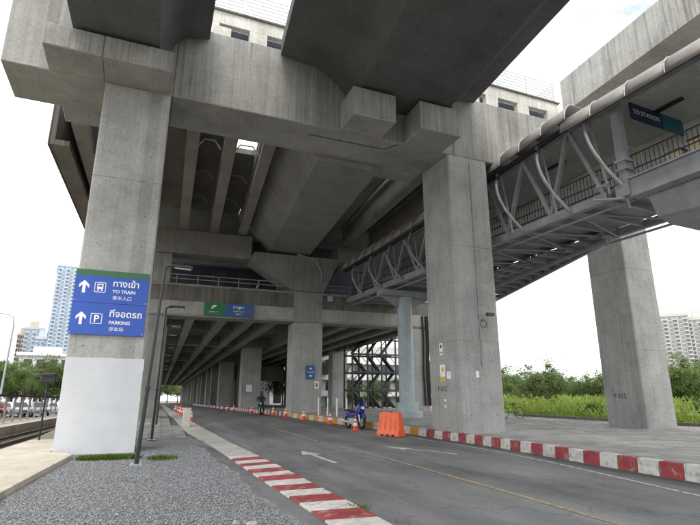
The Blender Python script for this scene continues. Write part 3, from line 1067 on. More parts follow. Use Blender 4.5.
def marks(parent, cx, z, w, h, seed, y=-.064):
    r_ = random.Random(seed)
    mb = MB()
    x = cx - w / 2
    while x < cx + w / 2:
        q = r_.uniform(.35, .8) * h
        a = r_.uniform(0, .3) * h
        mb.box(x, x + q * .28, y - .003, y, z + a, z + h)
        mb.box(x, x + q, y - .003, y - .0005, z + (a if r_.random() < .5 else h * .8), z + (a + h * .2 if r_.random() < .5 else h))
        x += q * 1.25
    O('lettering', mb, 'white', parent)


marks(sg, .65, .52, .78, .22, 1)
marks(sg, .65, .30, .72, .12, 2)
marks(sg, .65, .11, .34, .11, 3)
mb = MB().prism([(-.18, 0), (-.05, .03), (.06, .14), (.2, .2), (.22, .3), (.04, .3), (-.1, .22), (-.1, .12)], 0, .004)
o = O('emblem', mb, 'white', sg)
o.location = (-1.12, -.064, .45)
o.rotation_euler = (R(90), 0, 0)
marks(sg, -1.12, .2, .62, .09, 4)
O('emblem', MB().box(1.35, 1.58, -.066, -.061, .32, .58), simple('red_emblem', (.22, .07, .12)), sg)
# small sign on the pier
ps = E('pier_sign', (10.35, 36.98, 3.1), 0, 'small blue notice with white marks on the nearest tunnel pier', 'sign')
O('board', MB().box(-.33, .33, -.05, 0, 0, 1.0), 'dblue', ps)
for z in (.2, .72):
    o = O('arrow', MB().prism([(-.09, 0), (.09, 0), (.09, .06), (.0, .14), (-.09, .06)], 0, .003), 'white', ps)
    o.location = (0, -.053, z)
    o.rotation_euler = (R(90), 0, 0)
marks(ps, 0, .44, .42, .12, 5, y=-.053)
nb = E('paper_notice', (10.85, 36.99, 2.45), 0, 'white paper notice with red print pasted below the blue pier sign', 'notice')
O('sheet', MB().box(-.18, .18, -.015, 0, 0, .5), 'white', nb)
O('print', MB().box(-.1, .08, -.019, -.016, .1, .4), simple('notice_red', (.45, .12, .08)), nb)
nb = E('paper_notice', (9.9, 61.99, 2.6), 0, 'white paper notice pasted on a pier inside the tunnel', 'notice')
O('sheet', MB().box(-.35, .35, -.015, 0, 0, .8), 'white', nb)

# ------------------------------------------------------------------ column signs
for k, (z0, z1, th, en, cn, lab) in enumerate(((4.70, 5.80, 'ทางเข้า', 'TO TRAIN', '乘车入口', 'blue wayfinding panel with green stripe reading TO TRAIN on the column'),
                                              (3.66, 4.69, 'ที่จอดรถ', 'PARKING', '停车场', 'lower blue wayfinding panel reading PARKING on the column'))):
    e = E('sign_panel', loc2w(-.09, -0.02, z0), PT, lab, 'sign')
    hgt = z1 - z0
    O('panel', MB().box(-1.12, 1.12, -.06, 0.0, 0, hgt - (.2 if k == 0 else 0)), 'blue', e)
    if k == 0:
        O('green_stripe', MB().box(-1.12, 1.12, -.06, 0.0, hgt - .199, hgt), 'green', e)
    o = O('arrow', MB().prism([(-.045, -.21), (.045, -.21), (.045, .06), (.15, -.05), (.15, .06), (0, .21), (-.15, .06), (-.15, -.05), (-.045, .06)], 0, .003), 'white', e)
    o.location = (-.84 + (0 if k == 0 else .03), -.064, .52)
    o.rotation_euler = (R(90), 0, 0)
    mb = MB()
    for a, b in (((-.17, -.17), (.17, -.15)), ((.17, -.17), (.15, .17)), ((.17, .17), (-.17, .15)), ((-.17, .17), (-.15, -.17))):
        mb.box(min(a[0], b[0]), max(a[0], b[0]), -.067, -.062, min(a[1], b[1]), max(a[1], b[1]))
    O('icon_frame', mb, 'white', e, loc=(-.36, 0, .52))
    if k:
        text('P', .32, e, (-.36, -.064, .41), align='CENTER', bold=.006)
    else:
        mb = MB().box(-.09, .09, -.067, -.062, -.06, .12).box(-.08, -.03, -.067, -.062, -.12, -.07).box(.03, .08, -.067, -.062, -.12, -.07)
        O('train_icon', mb, 'white', e, loc=(-.36, 0, .52))
        O('train_window', MB().box(-.06, .06, -.071, -.068, .02, .08), 'blue', e, loc=(-.36, 0, .52))
    text(th, .30, e, (.0, -.064, .58 if k == 0 else .60), bold=.004)
    text(en, .155, e, (.02, -.064, .36), bold=.003)
    text(cn, .15, e, (.04, -.064, .14))
    for sx in (-1.07, 1.07):
        O('bolt', MB().tube([(sx, -.06, .06), (sx, -.075, .06)], .02, 8), 'galv', e)

# ------------------------------------------------------------------ footbridge
BY = R(5.6)                       # heading to the left of +Y
BX0, BY0 = 14.85, 21.0
fb = E('footbridge', (BX0, BY0, 0), BY, 'covered grey steel truss footbridge with curved ribs and a rounded roof edge', 'footbridge')
BW = 4.2                          # width to the right of the near truss (local +x)
NEAR, FAR = -18.0, 16.0           # along local y


def topz(y):
    return float(np.interp(y, [-20, -6, 0, 5, 10, 16], [12.95, 12.85, 12.28, 11.9, 11.65, 11.5]))


ZB = 8.98
BRK = -7.55                        # where the truss part ends and the wide landing part begins
for x in (0.0, BW):
    O('bottom_chord', MB().box(x - .13, x + .13, BRK + .2, FAR, ZB, ZB + .34), 'steel', fb)
    pts = [(x, y_, topz(y_)) for y_ in (BRK, -3, 0, 2.5, 5, 7.5, 10, 13, FAR)]
    mb = MB()
    for a, b in zip(pts[:-1], pts[1:]):
        mb.bar(a, b, .2, .24)
    O('top_chord', mb, 'steel', fb)
    yv = np.arange(-7.2, FAR, 2.65)
    for k, y_ in enumerate(yv):
        m_ = y_ + 1.32
        O('diagonal', MB().bar((x, y_, ZB + .34), (x, m_, topz(m_) - .1), .16, .16), 'steel', fb)
        if m_ + 1.32 < FAR:
            O('diagonal', MB().bar((x, m_, topz(m_) - .1), (x, m_ + 1.32, ZB + .34), .16, .16), 'steel', fb)
# bulging ribs outside the near truss
for y_ in (-6.9, -4.35, -1.7, 1.0, 3.6, 6.3, 8.9, 11.6, 14.3):
    zt = topz(y_) + .1
    hh = zt - ZB
    pts = []
    for t in np.linspace(0, 1, 13):
        ang = t * math.pi
        pts.append((-0.12 - .55 * math.sin(ang) ** 0.9, y_ - 1.35 * t ** 1.4, zt - hh * t + .05))
    mb = MB().tube(pts, .075, 8)
    O('curved_rib', mb, 'steel', fb, smooth=True)
    mb = MB().tube([(-.06, y_ - .05, zt), (-.12, y_ - .6, ZB + .2)], .05, 6)
    O('rib_tie', mb, 'steel', fb)
# floor
O('floor_slab', MB().box(.15, BW - .15, NEAR, FAR, ZB + .36, ZB + .48), 'steel', fb)
for a, b in zip((NEAR, -12, -6.3, 0, 5, 10), (-12, -6.3, 0, 5, 10, FAR)):
    O('side_panel', MB().add([(BW - .16, a, ZB + .49), (BW - .16, b - .02, ZB + .49), (BW - .16, b - .02, topz(b) + .1), (BW - .16, a, topz(a) + .1),
                             (BW - .13, a, ZB + .49), (BW - .13, b - .02, ZB + .49), (BW - .13, b - .02, topz(b) + .1), (BW - .13, a, topz(a) + .1)],
                            [(0, 1, 2, 3), (7, 6, 5, 4), (0, 4, 5, 1), (1, 5, 6, 2), (2, 6, 7, 3), (3, 7, 4, 0)]), 'ceil', fb)
k = 0
for y_ in np.arange(NEAR, FAR, 1.35):
    O('floor_beam', MB().box(.132, BW - .132, y_ - .06, y_ + .06, ZB + .06, ZB + .355), 'steel', fb)
    if y_ > BRK - 2:
        xa, xb = (.13, BW - .13) if k % 2 else (BW - .13, .13)
        O('floor_bracing', MB().tube([(xa, y_ + .06, ZB - .02), (xb, y_ + 1.29, ZB - .02)], .045, 6), 'steel', fb)
    k += 1
O('underside_pipe', MB().tube([(.45, BRK - 3, ZB - .12), (.45, FAR, ZB - .12)], .05, 6), 'steel', fb)
O('underside_pipe', MB().tube([(BW + .25, -8.5, ZB - .1), (BW + .25, 8, ZB - .1)], .06, 6), 'steel', fb)
# railings
mb = MB()
mb2 = MB()
for x in (.3, BW - .3):
    for z in (.62, 1.0, 1.55):
        mb.bar((x, NEAR, ZB + z), (x, FAR, ZB + z), .04, .04)
    for y_ in np.arange(NEAR, FAR, .17):
        mb2.bar((x, y_, ZB + .5), (x, y_, ZB + 1.55), .02, .02)
rl = O('railing', mb, 'steel_dk', fb)
O('balusters', mb2, 'steel_dk', rl, kind='stuff')
# roof: curved panels, low part (behind) and raised part over the landing
def roof_panel(y0, y1, dz0, dz1, xo):
    mb = MB()
    rows = []
    for yy, dz in ((y0, dz0), (y1, dz1)):
        r = []
        for t in np.linspace(0, 1, 8):
            a = t * math.pi / 2
            r.append((xo - .62 * math.sin(a) + .0, yy, dz + .82 * math.cos(a)))
        r = [(BW + .4, yy, dz + .82 + .1)] + r
        rows.append(r)
    n = len(rows[0])
    mb.add(rows[0] + rows[1], [(i, i + 1, n + i + 1, n + i) for i in range(n - 1)])
    o = O('roof_panel', mb, 'roof', fb, smooth=True)
    sm = o.modifiers.new('solid', 'SOLIDIFY')
    sm.thickness = .035
    s_ = MB().tube([Vector(p) + Vector((-.01, 0, .012)) for p in rows[0][1:]], .022, 5)
    O('roof_seam', s_, 'seam', fb)


RST = -6.35
ya = RST
while ya < FAR + .6:
    yb = ya + 1.33
    roof_panel(ya, yb - .01, topz(ya) + .02, topz(yb) + .02, -.05)
    ya = yb
yb = RST + .25
while yb > NEAR:
    roof_panel(yb - 1.5, yb - .01, 12.3, 12.3, -.15)
    yb -= 1.5
# ceiling boards on the underside
for y0, y1, dz in ((NEAR, RST + .2, -.12), (RST + .35, FAR, .02)):
    n = 22
    for i in range(n):
        xa = -.5 + (BW + .8) * i / n
        xb = -.5 + (BW + .8) * (i + 1) / n - .025
        if y1 < 0:
            O('ceiling_board', MB().box(xa, xb, y0, y1, topz(-10) + dz, topz(-10) + dz + .03), 'ceil', fb)
mb = MB()
for a, b in zip((RST + .35, 0, 5, 10), (0, 5, 10, FAR)):
    mb.add([(-.1, a, topz(a) + .13), (BW, a, topz(a) + .13), (BW, b, topz(b) + .13), (-.1, b, topz(b) + .13)], [(0, 1, 2, 3)])
O('ceiling', mb, 'ceil', fb)
for y_ in (-9.0, -3.4, 2.0, 7):
    O('lamp_tube', MB().bar((1.9, y_ - .6, topz(y_) + (-.2 if y_ < BRK else -.02)), (1.9, y_ + .6, topz(y_) + (-.2 if y_ < BRK else -.02)), .16, .09), 'black', fb)
# eaves beam
O('eaves_beam', MB().box(-.3, -.05, NEAR, RST + .2, topz(-10) - .35, topz(-10) - .13), 'steel', fb)
mb = MB()
for a, b in zip((BRK, 0, 5, 10), (0, 5, 10, FAR)):
    mb.bar((-.2, a, topz(a) + .02), (-.2, b, topz(b) + .02), .16, .2)
O('eaves_beam', mb, 'steel_dk', fb)
# heavy post and landing girder
O('post', MB().box(-.16, .16, BRK - .75, BRK - .43, ZB + .35, topz(-10) - .13), 'steel', fb)
for z in (ZB + .9, ZB + 1.25):
    O('post_clamp', MB().box(-.22, .22, BRK - .82, BRK - .36, z, z + .1), 'steel', fb)
O('post_base', MB().box(-.28, .25, BRK - .85, BRK - .3, ZB - .15, ZB + .349), 'steel', fb)
O('post', MB().box(-.14, .14, -12.9, -12.6, ZB + .35, topz(-10) - .13), 'steel_lt', fb)
O('landing_girder', MB().box(-.22, .1, NEAR, BRK - .86, ZB - .22, ZB + .40), 'steel', fb)
O('girder_flange', MB().box(-.34, .2, NEAR, BRK - .86, ZB + .402, ZB + .46), 'steel', fb)
O('girder_flange', MB().box(-.30, .2, NEAR, BRK - .86, ZB - .28, ZB - .222), 'steel', fb)
mb = MB().sweep([(0.2, 0), (3.8, 0), (3.4, -.95), (2.9, -1.2), (1.2, -1.2), (.55, -.95)], lambda u, z: (u, BRK - 1.2, ZB - .3 + z * .75), lambda u, z: (u, -12.0, ZB - .3 + z))
O('haunch_box', mb, 'steel', fb)
# drain pipes
O('drain_pipe', MB().tube([(-.35, BRK - .1, ZB + .5), (-.5, BRK + .3, ZB + .5), (-.5, BRK + .5, ZB + .05), (-.4, BRK - .2, ZB - .15), (-.2, BRK - .6, ZB - .2)], .055, 8), 'steel', fb)
O('drain_pipe', MB().tube([(-.1, BRK - .6, ZB - .2), (-.1, BRK - .65, ZB - .55), (1.6, BRK - .9, ZB - .62), (4.7, BRK - 1.0, ZB - .6), (4.7, BRK - 2.2, ZB - .6)], .05, 8), 'steel', fb)
# sign inside
bs = E('bridge_sign', Vector((BX0, BY0, 0)) + Matrix.Rotation(BY, 3, 'Z') @ Vector((.35, -8.5, topz(-10) - .86)), BY, 'dark blue banner reading TO STATION hung under the footbridge ceiling', 'sign')
O('navy_panel', MB().box(0, 1.9, -.03, .03, 0, .68), 'navy', bs)
O('teal_panel', MB().box(1.902, 3.2, -.03, .03, 0, .68), 'teal', bs)
text('TO STATION', .27, bs, (.12, -.034, .25), mat='white')
for k, (yy, zz, w, h) in enumerate(((-9.5, .62, .55, .75), (-10.3, .6, .5, .9), (-11.2, .62, .55, .8), (-12.1, .62, .5, 1.25))):  # added boxes standing in for unidentified cream patches
    c = Matrix.Rotation(BY, 3, 'Z') @ Vector((1.0, yy, ZB + .48))
    e = E('cream_box', (BX0 + c.x, BY0 + c.y, c.z), BY, 'cream coloured box added for unidentified cream patches behind the footbridge railing', 'box', 'cream boxes on the footbridge')
    bevel(O('box_body', MB().box(-.2, .2, -w / 2, w / 2, 0, h), 'cream', e), .03, 2)
    O('box_lid', MB().box(-.22, .22, -w / 2 - .02, w / 2 + .02, h + .002, h + .06), 'steel_dk', e)

wg = E('bridge_wing', (18.6, 17.5, ZB - .1), 0, 'dark open steel floor frame branching off the far side of the footbridge', 'steel frame')
A_, B_ = Vector((.4, -.6, 0)), Vector((4.6, 15.0, 0))
A2, B2 = Vector((-.1, -.6, 0)), Vector((-1.1, 15.0, 0))
O('edge_beam', MB().bar(A_, B_, .2, .35), 'steel', wg)
for k in range(15):
    t = k / 14
    O('cross_beam', MB().bar(A2.lerp(B2, t), A_.lerp(B_, t), .14, .22), 'steel', wg)
for k in range(12):
    t0_, t1_ = k / 14, (k + 1) / 14
    O('floor_plate', MB().add([A2.lerp(B2, t0_) + Vector((0, 0, .14)), A_.lerp(B_, t0_) + Vector((0, 0, .14)), A_.lerp(B_, t1_) + Vector((0, 0, .14)), A2.lerp(B2, t1_) + Vector((0, 0, .14))], [(0, 1, 2, 3)]), 'steel', wg)
O('stringer', MB().bar(A2.lerp(A_, .5) + Vector((0, 0, -.2)), B2.lerp(B_, .5) + Vector((0, 0, -.2)), .12, .16), 'steel', wg)
# steel support column of the bridge
cx, cy = 15.05, 30.6
sc_ = E('bridge_support', (cx, cy, g(cy) + SW), BY, 'round pale grey steel column on a stepped base carrying the footbridge', 'column')
O('shaft', MB().lathe([(.50, .9), (.50, 3.4), (.515, 3.41), (.515, 3.47), (.50, 3.48), (.50, 7.75)], n=28), 'steel_lt', sc_, smooth=False)
O('plinth', MB().lathe([(1.0, -.1), (1.0, .32), (.95, .36), (.72, .37), (.70, .88), (.66, .92)], n=28), 'steel_lt', sc_)
O('cap_beam', MB().box(-1.9, 2.1, -.4, .4, 7.78, 8.16), 'steel', sc_)
mb = MB().sweep([(-1.9, 7.77), (-.45, 7.77), (-.45, 7.0), (-.7, 7.1)], lambda u, z: (u, -.03, z), lambda u, z: (u, .03, z))
O('gusset', mb, 'steel', sc_)
mb = MB().sweep([(2.0, 7.77), (.45, 7.77), (.45, 7.0), (.7, 7.1)], lambda u, z: (u, -.03, z), lambda u, z: (u, .03, z))
O('gusset', mb, 'steel', sc_)

# ------------------------------------------------------------------ steel stair tower
sx0, sy0 = 19.2, 52.0
gz = g(52) + SW
tw = E('stair_tower', (sx0, sy0, gz), 0, 'dark steel open stair tower with zigzag flights and landings', 'staircase')
for x in (0, 1.75, 3.4, 5.1, 7.0):
    for y_ in (0, 2.6):
        O('post', MB().box(x - .075, x + .075, y_ - .075, y_ + .075, -.3, 8.2), 'steel_dk', tw)
for z in (1.9, 3.8, 5.7, 7.6):
    for xa in ((0.08, 1.67), (1.83, 3.32), (3.48, 5.02), (5.18, 6.92)):
        O('beam', MB().box(xa[0], xa[1], -.07, .07, z - .09, z + .09), 'steel_dk', tw)
        O('beam', MB().box(xa[0], xa[1], 2.53, 2.67, z - .09, z + .09), 'steel_dk', tw)
for k, z in enumerate((0, 1.9, 3.8, 5.7)):
    for x0, x1 in ((.12, 1.65), (1.9, 3.3), (3.55, 5.0)):
        a, b = (x0, x1) if k % 2 else (x1, x0)
        O('stair_flight', MB().bar((a, .5, z + .1), (b, .5, z + 1.85), .8, .12), 'steel_dk', tw)
        O('handrail', MB().bar((a, .05, z + 1.0), (b, .05, z + 2.75), .05, .05), 'steel_dk', tw)
    O('landing', MB().box(3.5, 5.0, .1, 2.4, z + 1.85, z + 1.95), 'steel_dk', tw)
    O('landing', MB().box(.1, 1.65, 1.2, 2.4, z + .9, z + 1.0), 'steel_dk', tw)
    for x0, x1 in ((.1, 1.65), (1.85, 3.3), (3.5, 5.0)):
        O('rear_brace', MB().bar((x0, 2.6, z + .1), (x1, 2.6, z + 1.8), .06, .06), 'steel_dk', tw)

# ------------------------------------------------------------------ street furniture on the road
def lamp_post(x, y, first=None):
    e = E('lamp_post', (x, y, g(y)), 0, None, 'lamp')
    O('base_plate', MB().box(-.16, .16, -.16, .16, 0, .03), 'galv', e)
    O('lower_shaft', MB().tube([(0, 0, .03), (0, 0, 1.9)], .055, 12), 'black', e)
    O('upper_shaft', MB().tube([(0, 0, 1.9), (0, 0, 5.3)], [.043, .034], 12), 'black', e)
    O('collar', MB().tube([(0, 0, 1.86), (0, 0, 1.96)], .072, 12), 'black', e)
    O('arm', MB().tube([(0, 0, 5.25), (.12, 0, 5.34), (.3, 0, 5.36)], .03, 8), 'black', e)
    h = O('lamp_head', MB().box(.12, .74, -.08, .08, 5.3, 5.40), 'black', e)
    bevel(h, .02, 2)
    O('lens', MB().box(.25, .70, -.06, .06, 5.285, 5.298), 'seam', h)
    return e


l0 = lamp_post(-.39, 15.0)
l0['label'] = 'slim black lamp post standing in the gravel beside the sign column'
l0['group'] = 'black lamp posts along the footway'
l0.rotation_euler = (0, R(2.6), 0)
mb = MB()
for a in range(4):
    an = a * math.pi / 2 + .8
    mb.tube([(.14 * math.cos(an), .14 * math.sin(an), .02), (.14 * math.cos(an), .14 * math.sin(an), .07)], .018, 6)
O('anchor_bolt', mb, 'galv', l0)
for x, y in ((-.12, 22.6), (.0, 30.2), (.0, 37.8 - 2), (.05, 45), (.0, 53), (0, 61), (0, 69), (0, 77)):
    c = copy_tree(l0)
    c.location = (x, y, g(y) + .02)
    c.rotation_euler = (0, R(rnd.uniform(.2, 1.2)), 0)
    c['label'] = 'slim black lamp post on the tiled footway beneath the station deck'

# concrete bollard block on left footway
cb = O('concrete_block', MB().cbox(-.19, .19, -.16, .16, 0, .95, .03), 'conc_wall', None, loc=(1.45, 28.6, g(28.6) + .03))
tag(cb, 'pale square concrete post at the kerb beside traffic cones', 'post')


def cone_proto():
    e = E('traffic_cone', (0, 0, 0), 0, 'cone', 'traffic cone', 'traffic cones along the kerb')
    bevel(O('foot', MB().box(-.2, .2, -.2, .2, 0, .05), 'coneO', e), .015, 1)
    O('cone_body', MB().lathe([(.145, .05), (.03, .78), (.02, .80)], n=16), 'coneO', e, smooth=False)
    O('reflective_band', MB().lathe([(.1125, .27), (.0885, .42)], n=16), 'coneW', e)
    O('reflective_band', MB().lathe([(.0735, .52), (.0575, .62)], n=16), 'coneW', e)
    return e


cone0 = cone_proto()
spots = [(9.35, 24.9, 'orange traffic cone standing in front of the blue motorcycle'), (9.4, 29.2, 'orange traffic cone at the yellow kerb beside white bollards'),
         (8.85, 33.0, None), (8.45, 36.4, None), (8.1, 39.0, None), (7.9, 42.0, None), (7.75, 46.5, None), (7.6, 57, None), (7.6, 62, None)]
for i, (x, y, lb) in enumerate(spots):
    c = cone0 if i == 0 else copy_tree(cone0)
    c.location = (x, y, g(y) + .005)
    c.rotation_euler = (0, 0, rnd.uniform(-.6, .6))
    c.scale = (.9, .9, .9)
    c['label'] = lb or 'orange traffic cone along the kerb in front of the tunnel piers'
for i in range(10):
    y = 33 + i * 2.6
    c = copy_tree(cone0)
    y += rnd.uniform(-.9, .9)
    c.location = (LKO(y) + .16 + rnd.uniform(-.05, .15), y, g(y) + .005)
    c.rotation_euler = (0, 0, rnd.uniform(-.6, .6))
    c['label'] = 'red orange traffic cone in the dense row along the footway kerb'
    c['group'] = 'traffic cones beside the footway'

# white bollards
b0 = None
for i, (x, y) in enumerate(((9.95, 33.4), (10.35, 32.7), (10.75, 32.0), (11.2, 31.4))):
    if b0 is None:
        b0 = E('bollard', (x, y, g(y) + SW), 0, 'thin white pipe bollard on the pavement behind the yellow kerb', 'bollard', 'white pipe bollards')
        O('pipe', MB().tube([(0, 0, -.05), (0, 0, 1.1)], .05, 10), 'coneW', b0)
        O('cap', MB().lathe([(.052, 1.1), (.05, 1.14), (.02, 1.16)], n=10), 'coneW', b0)
    else:
        c = copy_tree(b0)
        c.location = (x, y, g(y) + SW)

# orange water-filled barrier
bar = E('water_barrier', (9.95, 21.95, g(21.95) + .01), R(-66), 'orange plastic water filled road barrier beside the kerb', 'barrier')
prof = [(-.27, .0), (-.27, .10), (-.20, .34), (-.13, .95), (-.10, 1.02), (.10, 1.02), (.13, .95), (.20, .34), (.27, .10), (.27, 0)]
secs = []
for k in range(33):
    x = -.62 + 1.24 * k / 32
    u = abs((k % 8) - 4) / 4.0           # ribs
    rib = 0.045 * (1 if (k % 8) in (3, 4, 5) else 0)
    e_ = 0.06 if k in (0, 32) else 0
    secs.append([(x * (1.06 - .16 * zz), yy * (1 - e_) - math.copysign(rib if .1 < zz < .9 else 0, yy), zz) for yy, zz in prof])
mb = MB()
n = len(prof)
vs = [p for s in secs for p in s]
fs = [(i * n + k, i * n + k + 1, (i + 1) * n + k + 1, (i + 1) * n + k) for i in range(32) for k in range(n - 1)]
fs += [tuple(range(n)), tuple(32 * n + k for k in range(n - 1, -1, -1))]
fs += [(i * n, (i + 1) * n, (i + 1) * n + n - 1, i * n + n - 1) for i in range(32)]
mb.add(vs, fs)
bevel(O('barrier_body', mb, 'orange', bar), .012, 2)
for x in (-.3, .02, .34):
    O('fork_slot', MB().box(x - .07, x + .07, -.285, .285, -.004, .075), 'rubber', bar)
O('filler_cap', MB().lathe([(.07, 1.02), (.07, 1.05)], n=12), 'rubber', bar)


# motorcycles
def wheel(parent, x, r=.30):
    t = O('wheel', MB().tube([(x + r * .82 * math.cos(a), 0, r + r * .82 * math.sin(a)) for a in np.linspace(0, 2 * math.pi, 25)], r * .19, 8), 'rubber', parent, smooth=True)
    mb = MB()
    for k in range(5):
        a = k * 2 * math.pi / 5 + .3
        mb.bar((x, 0, r), (x + r * .7 * math.cos(a), 0, r + r * .7 * math.sin(a)), .035, .03, (0, 1, 0))
    mb.tube([(x, -.06, r), (x, .06, r)], .06, 10)
    O('rim', mb, 'silver', t)
    return t


def motorcycle(loc, rz, label, body='mblue'):
    e = E('motorcycle', loc, rz, label, 'motorcycle')
    wheel(e, -.62)
    wheel(e, .62)
    mb = MB().sweep([(-.75, .62), (-.55, .74), (-.05, .66), (.25, .70), (.52, .98), (.62, .95), (.66, .70), (.42, .42), (.1, .32), (-.3, .38), (-.5, .5)],
                    lambda u, z: (u, -.13, z), lambda u, z: (u, .13, z))
    o = O('fairing', mb, body, e)
    bevel(o, .05, 3)
    o = O('seat', MB().sweep([(-.82, .80), (-.5, .82), (-.05, .72), (0, .66), (-.5, .73), (-.8, .72)], lambda u, z: (u, -.12, z), lambda u, z: (u, .12, z)), 'rubber', e)
    bevel(o, .02, 2)
    O('engine', MB().box(-.2, .22, -.16, .16, .22, .45), 'silver', e)
    O('fork', MB().tube([(.62, .09, .3), (.45, .09, 1.0)], .028, 8).tube([(.62, -.09, .3), (.45, -.09, 1.0)], .028, 8), 'silver', e)
    O('handlebar', MB().tube([(.36, -.36, 1.08), (.44, -.2, 1.05), (.46, 0, 1.02), (.44, .2, 1.05), (.36, .36, 1.08)], .018, 8), 'black', e)
    h = O('front_cowl', MB().sweep([(.5, .75), (.72, .80), (.70, .98), (.52, 1.12), (.46, 1.05)], lambda u, z: (u, -.12, z), lambda u, z: (u, .12, z)), body, e)
    bevel(h, .04, 2)
    O('headlight', MB().lathe([(.07, 0), (.06, .03)], n=12), 'white', h)
    h.children[0].location = (.715, 0, .88)
    h.children[0].rotation_euler = (0, R(90), 0)
    O('windscreen', MB().bar((.52, 0, 1.08), (.45, 0, 1.26), .24, .02, (1, 0, 0)), 'glass_dk', e)
    for s_ in (-1, 1):
        O('mirror', MB().tube([(.4, .25 * s_, 1.06), (.38, .32 * s_, 1.22), (.37, .38 * s_, 1.25)], .012, 5).box(.35, .37, .33 * s_ - .06, .33 * s_ + .06, 1.2, 1.3), 'black', e)
    O('mudguard', MB().tube([(.62 + .34 * math.cos(a), 0, .3 + .34 * math.sin(a)) for a in np.linspace(.5, 2.4, 8)], .06, 6), body, e)
    O('tail_light', MB().box(-.86, -.8, -.06, .06, .72, .80), 'tail', e)
    O('exhaust', MB().tube([(.0, -.17, .28), (-.5, -.19, .3), (-.85, -.2, .40)], [.03, .05, .055], 8), 'silver', e)
    O('side_stand', MB().tube([(-.1, .15, .25), (-.12, .3, .0)], .015, 5), 'black', e)
    return e


motorcycle((9.7, 25.9, g(25.9) + .005), R(-82), 'blue and black motorcycle parked at the yellow kerb behind a cone')
bpy.data.objects['motorcycle'].scale = (1.18, 1.3, 1.2)
mrider = motorcycle((7.6, 41.2, g(41.2) + .005), R(-105), 'dark motorcycle ridden along the road inside the tunnel', 'jacket')


def person(loc, rz, label, joints, edges, radii, mat='jacket'):
    me = bpy.data.meshes.new('person')
    me.from_pydata(joints, edges, [])
    o = bpy.data.objects.new('person', me)
    COL.objects.link(o)
    o.location = loc
    o.rotation_euler = (0, 0, rz)
    tag(o, label, 'person')
    sk = o.modifiers.new('skin', 'SKIN')
    for i, v in enumerate(me.skin_vertices[0].data):
        v.radius = radii[i]
        v.use_root = (i == 0)
    su = o.modifiers.new('sub', 'SUBSURF')
    su.levels = su.render_levels = 2
    me.materials.append(M[mat])
    return o


# seated rider (x forward)
J = [(-.18, 0, .86), (-.12, 0, 1.10), (-.05, 0, 1.34), (-.02, 0, 1.48), (0.02, 0, 1.60),
     (-.05, .20, 1.36), (.12, .28, 1.14), (.36, .30, 1.08), (-.05, -.20, 1.36), (.12, -.28, 1.14), (.36, -.30, 1.08),
     (.22, .17, .78), (.05, .20, .36), (.18, .21, .30), (.22, -.17, .78), (.05, -.20, .36), (.18, -.21, .30),
     (.43, .29, 1.07), (.43, -.29, 1.07)]
Ed = [(0, 1), (1, 2), (2, 3), (3, 4), (2, 5), (5, 6), (6, 7), (2, 8), (8, 9), (9, 10), (0, 11), (11, 12), (12, 13), (0, 14), (14, 15), (15, 16), (7, 17), (10, 18)]
Rd = [(.16, .15), (.15, .12), (.17, .12), (.07, .07), (.07, .07), (.09, .08), (.06, .06), (.04, .04), (.09, .08), (.06, .06), (.04, .04), (.095, .09), (.06, .06), (.05, .045), (.095, .09), (.06, .06), (.05, .045), (.035, .03), (.035, .03)]
pr = person((7.6, 41.2, g(41.2) + .005), R(-105), 'motorcycle rider in a dark green jacket and helmet seated in the tunnel mouth', J, Ed, Rd)
hm = O('helmet', MB().lathe([(.02, -.13), (.10, -.12), (.135, -.02), (.13, .07), (.09, .12), (.02, .145)], n=18), 'jacket', pr, smooth=True)
hm.location = (.03, 0, 1.68)
O('visor', MB().box(.08, .14, -.09, .09, -.03, .05), 'glass_dk', hm)
face = O('face', MB().lathe([(.02, -.12), (.075, -.08), (.095, 0), (.08, .07), (.02, .1)], n=14), 'skin', pr, smooth=True)
face.location = (.055, 0, 1.665)

# bicycle partly hidden behind the middle column
bc = E('bicycle', (21.3, 28.3, g(28.3) + SW + .015), R(160), 'dark bicycle leaning by the low wall behind the middle column', 'bicycle')
for x in (-.52, .52):
    t = O('wheel', MB().tube([(x + .33 * math.cos(a), 0, .34 + .33 * math.sin(a)) for a in np.linspace(0, 2 * math.pi, 25)], .02, 6), 'rubber', bc)
    mb = MB()
    for k in range(8):
        a = k * math.pi / 4
        mb.bar((x, 0, .34), (x + .31 * math.cos(a), 0, .34 + .31 * math.sin(a)), .006, .006, (0, 1, 0))
    O('spokes', mb, 'silver', t)
O('frame', MB().tube([(-.52, 0, .34), (-.18, 0, .82), (.38, 0, .86), (0, 0, .32), (-.18, 0, .82)], .018, 6).tube([(-.52, 0, .34), (0, 0, .32)], .014, 6).tube([(.52, 0, .34), (.36, 0, .98)], .018, 6), 'steel_dk', bc)
O('handlebar', MB().tube([(.3, -.26, 1.0), (.38, -.1, 1.0), (.38, .1, 1.0), (.3, .26, 1.0)], .014, 6), 'black', bc)
bevel(O('saddle', MB().box(-.33, -.06, -.07, .07, .86, .92), 'rubber', bc), .02, 2)

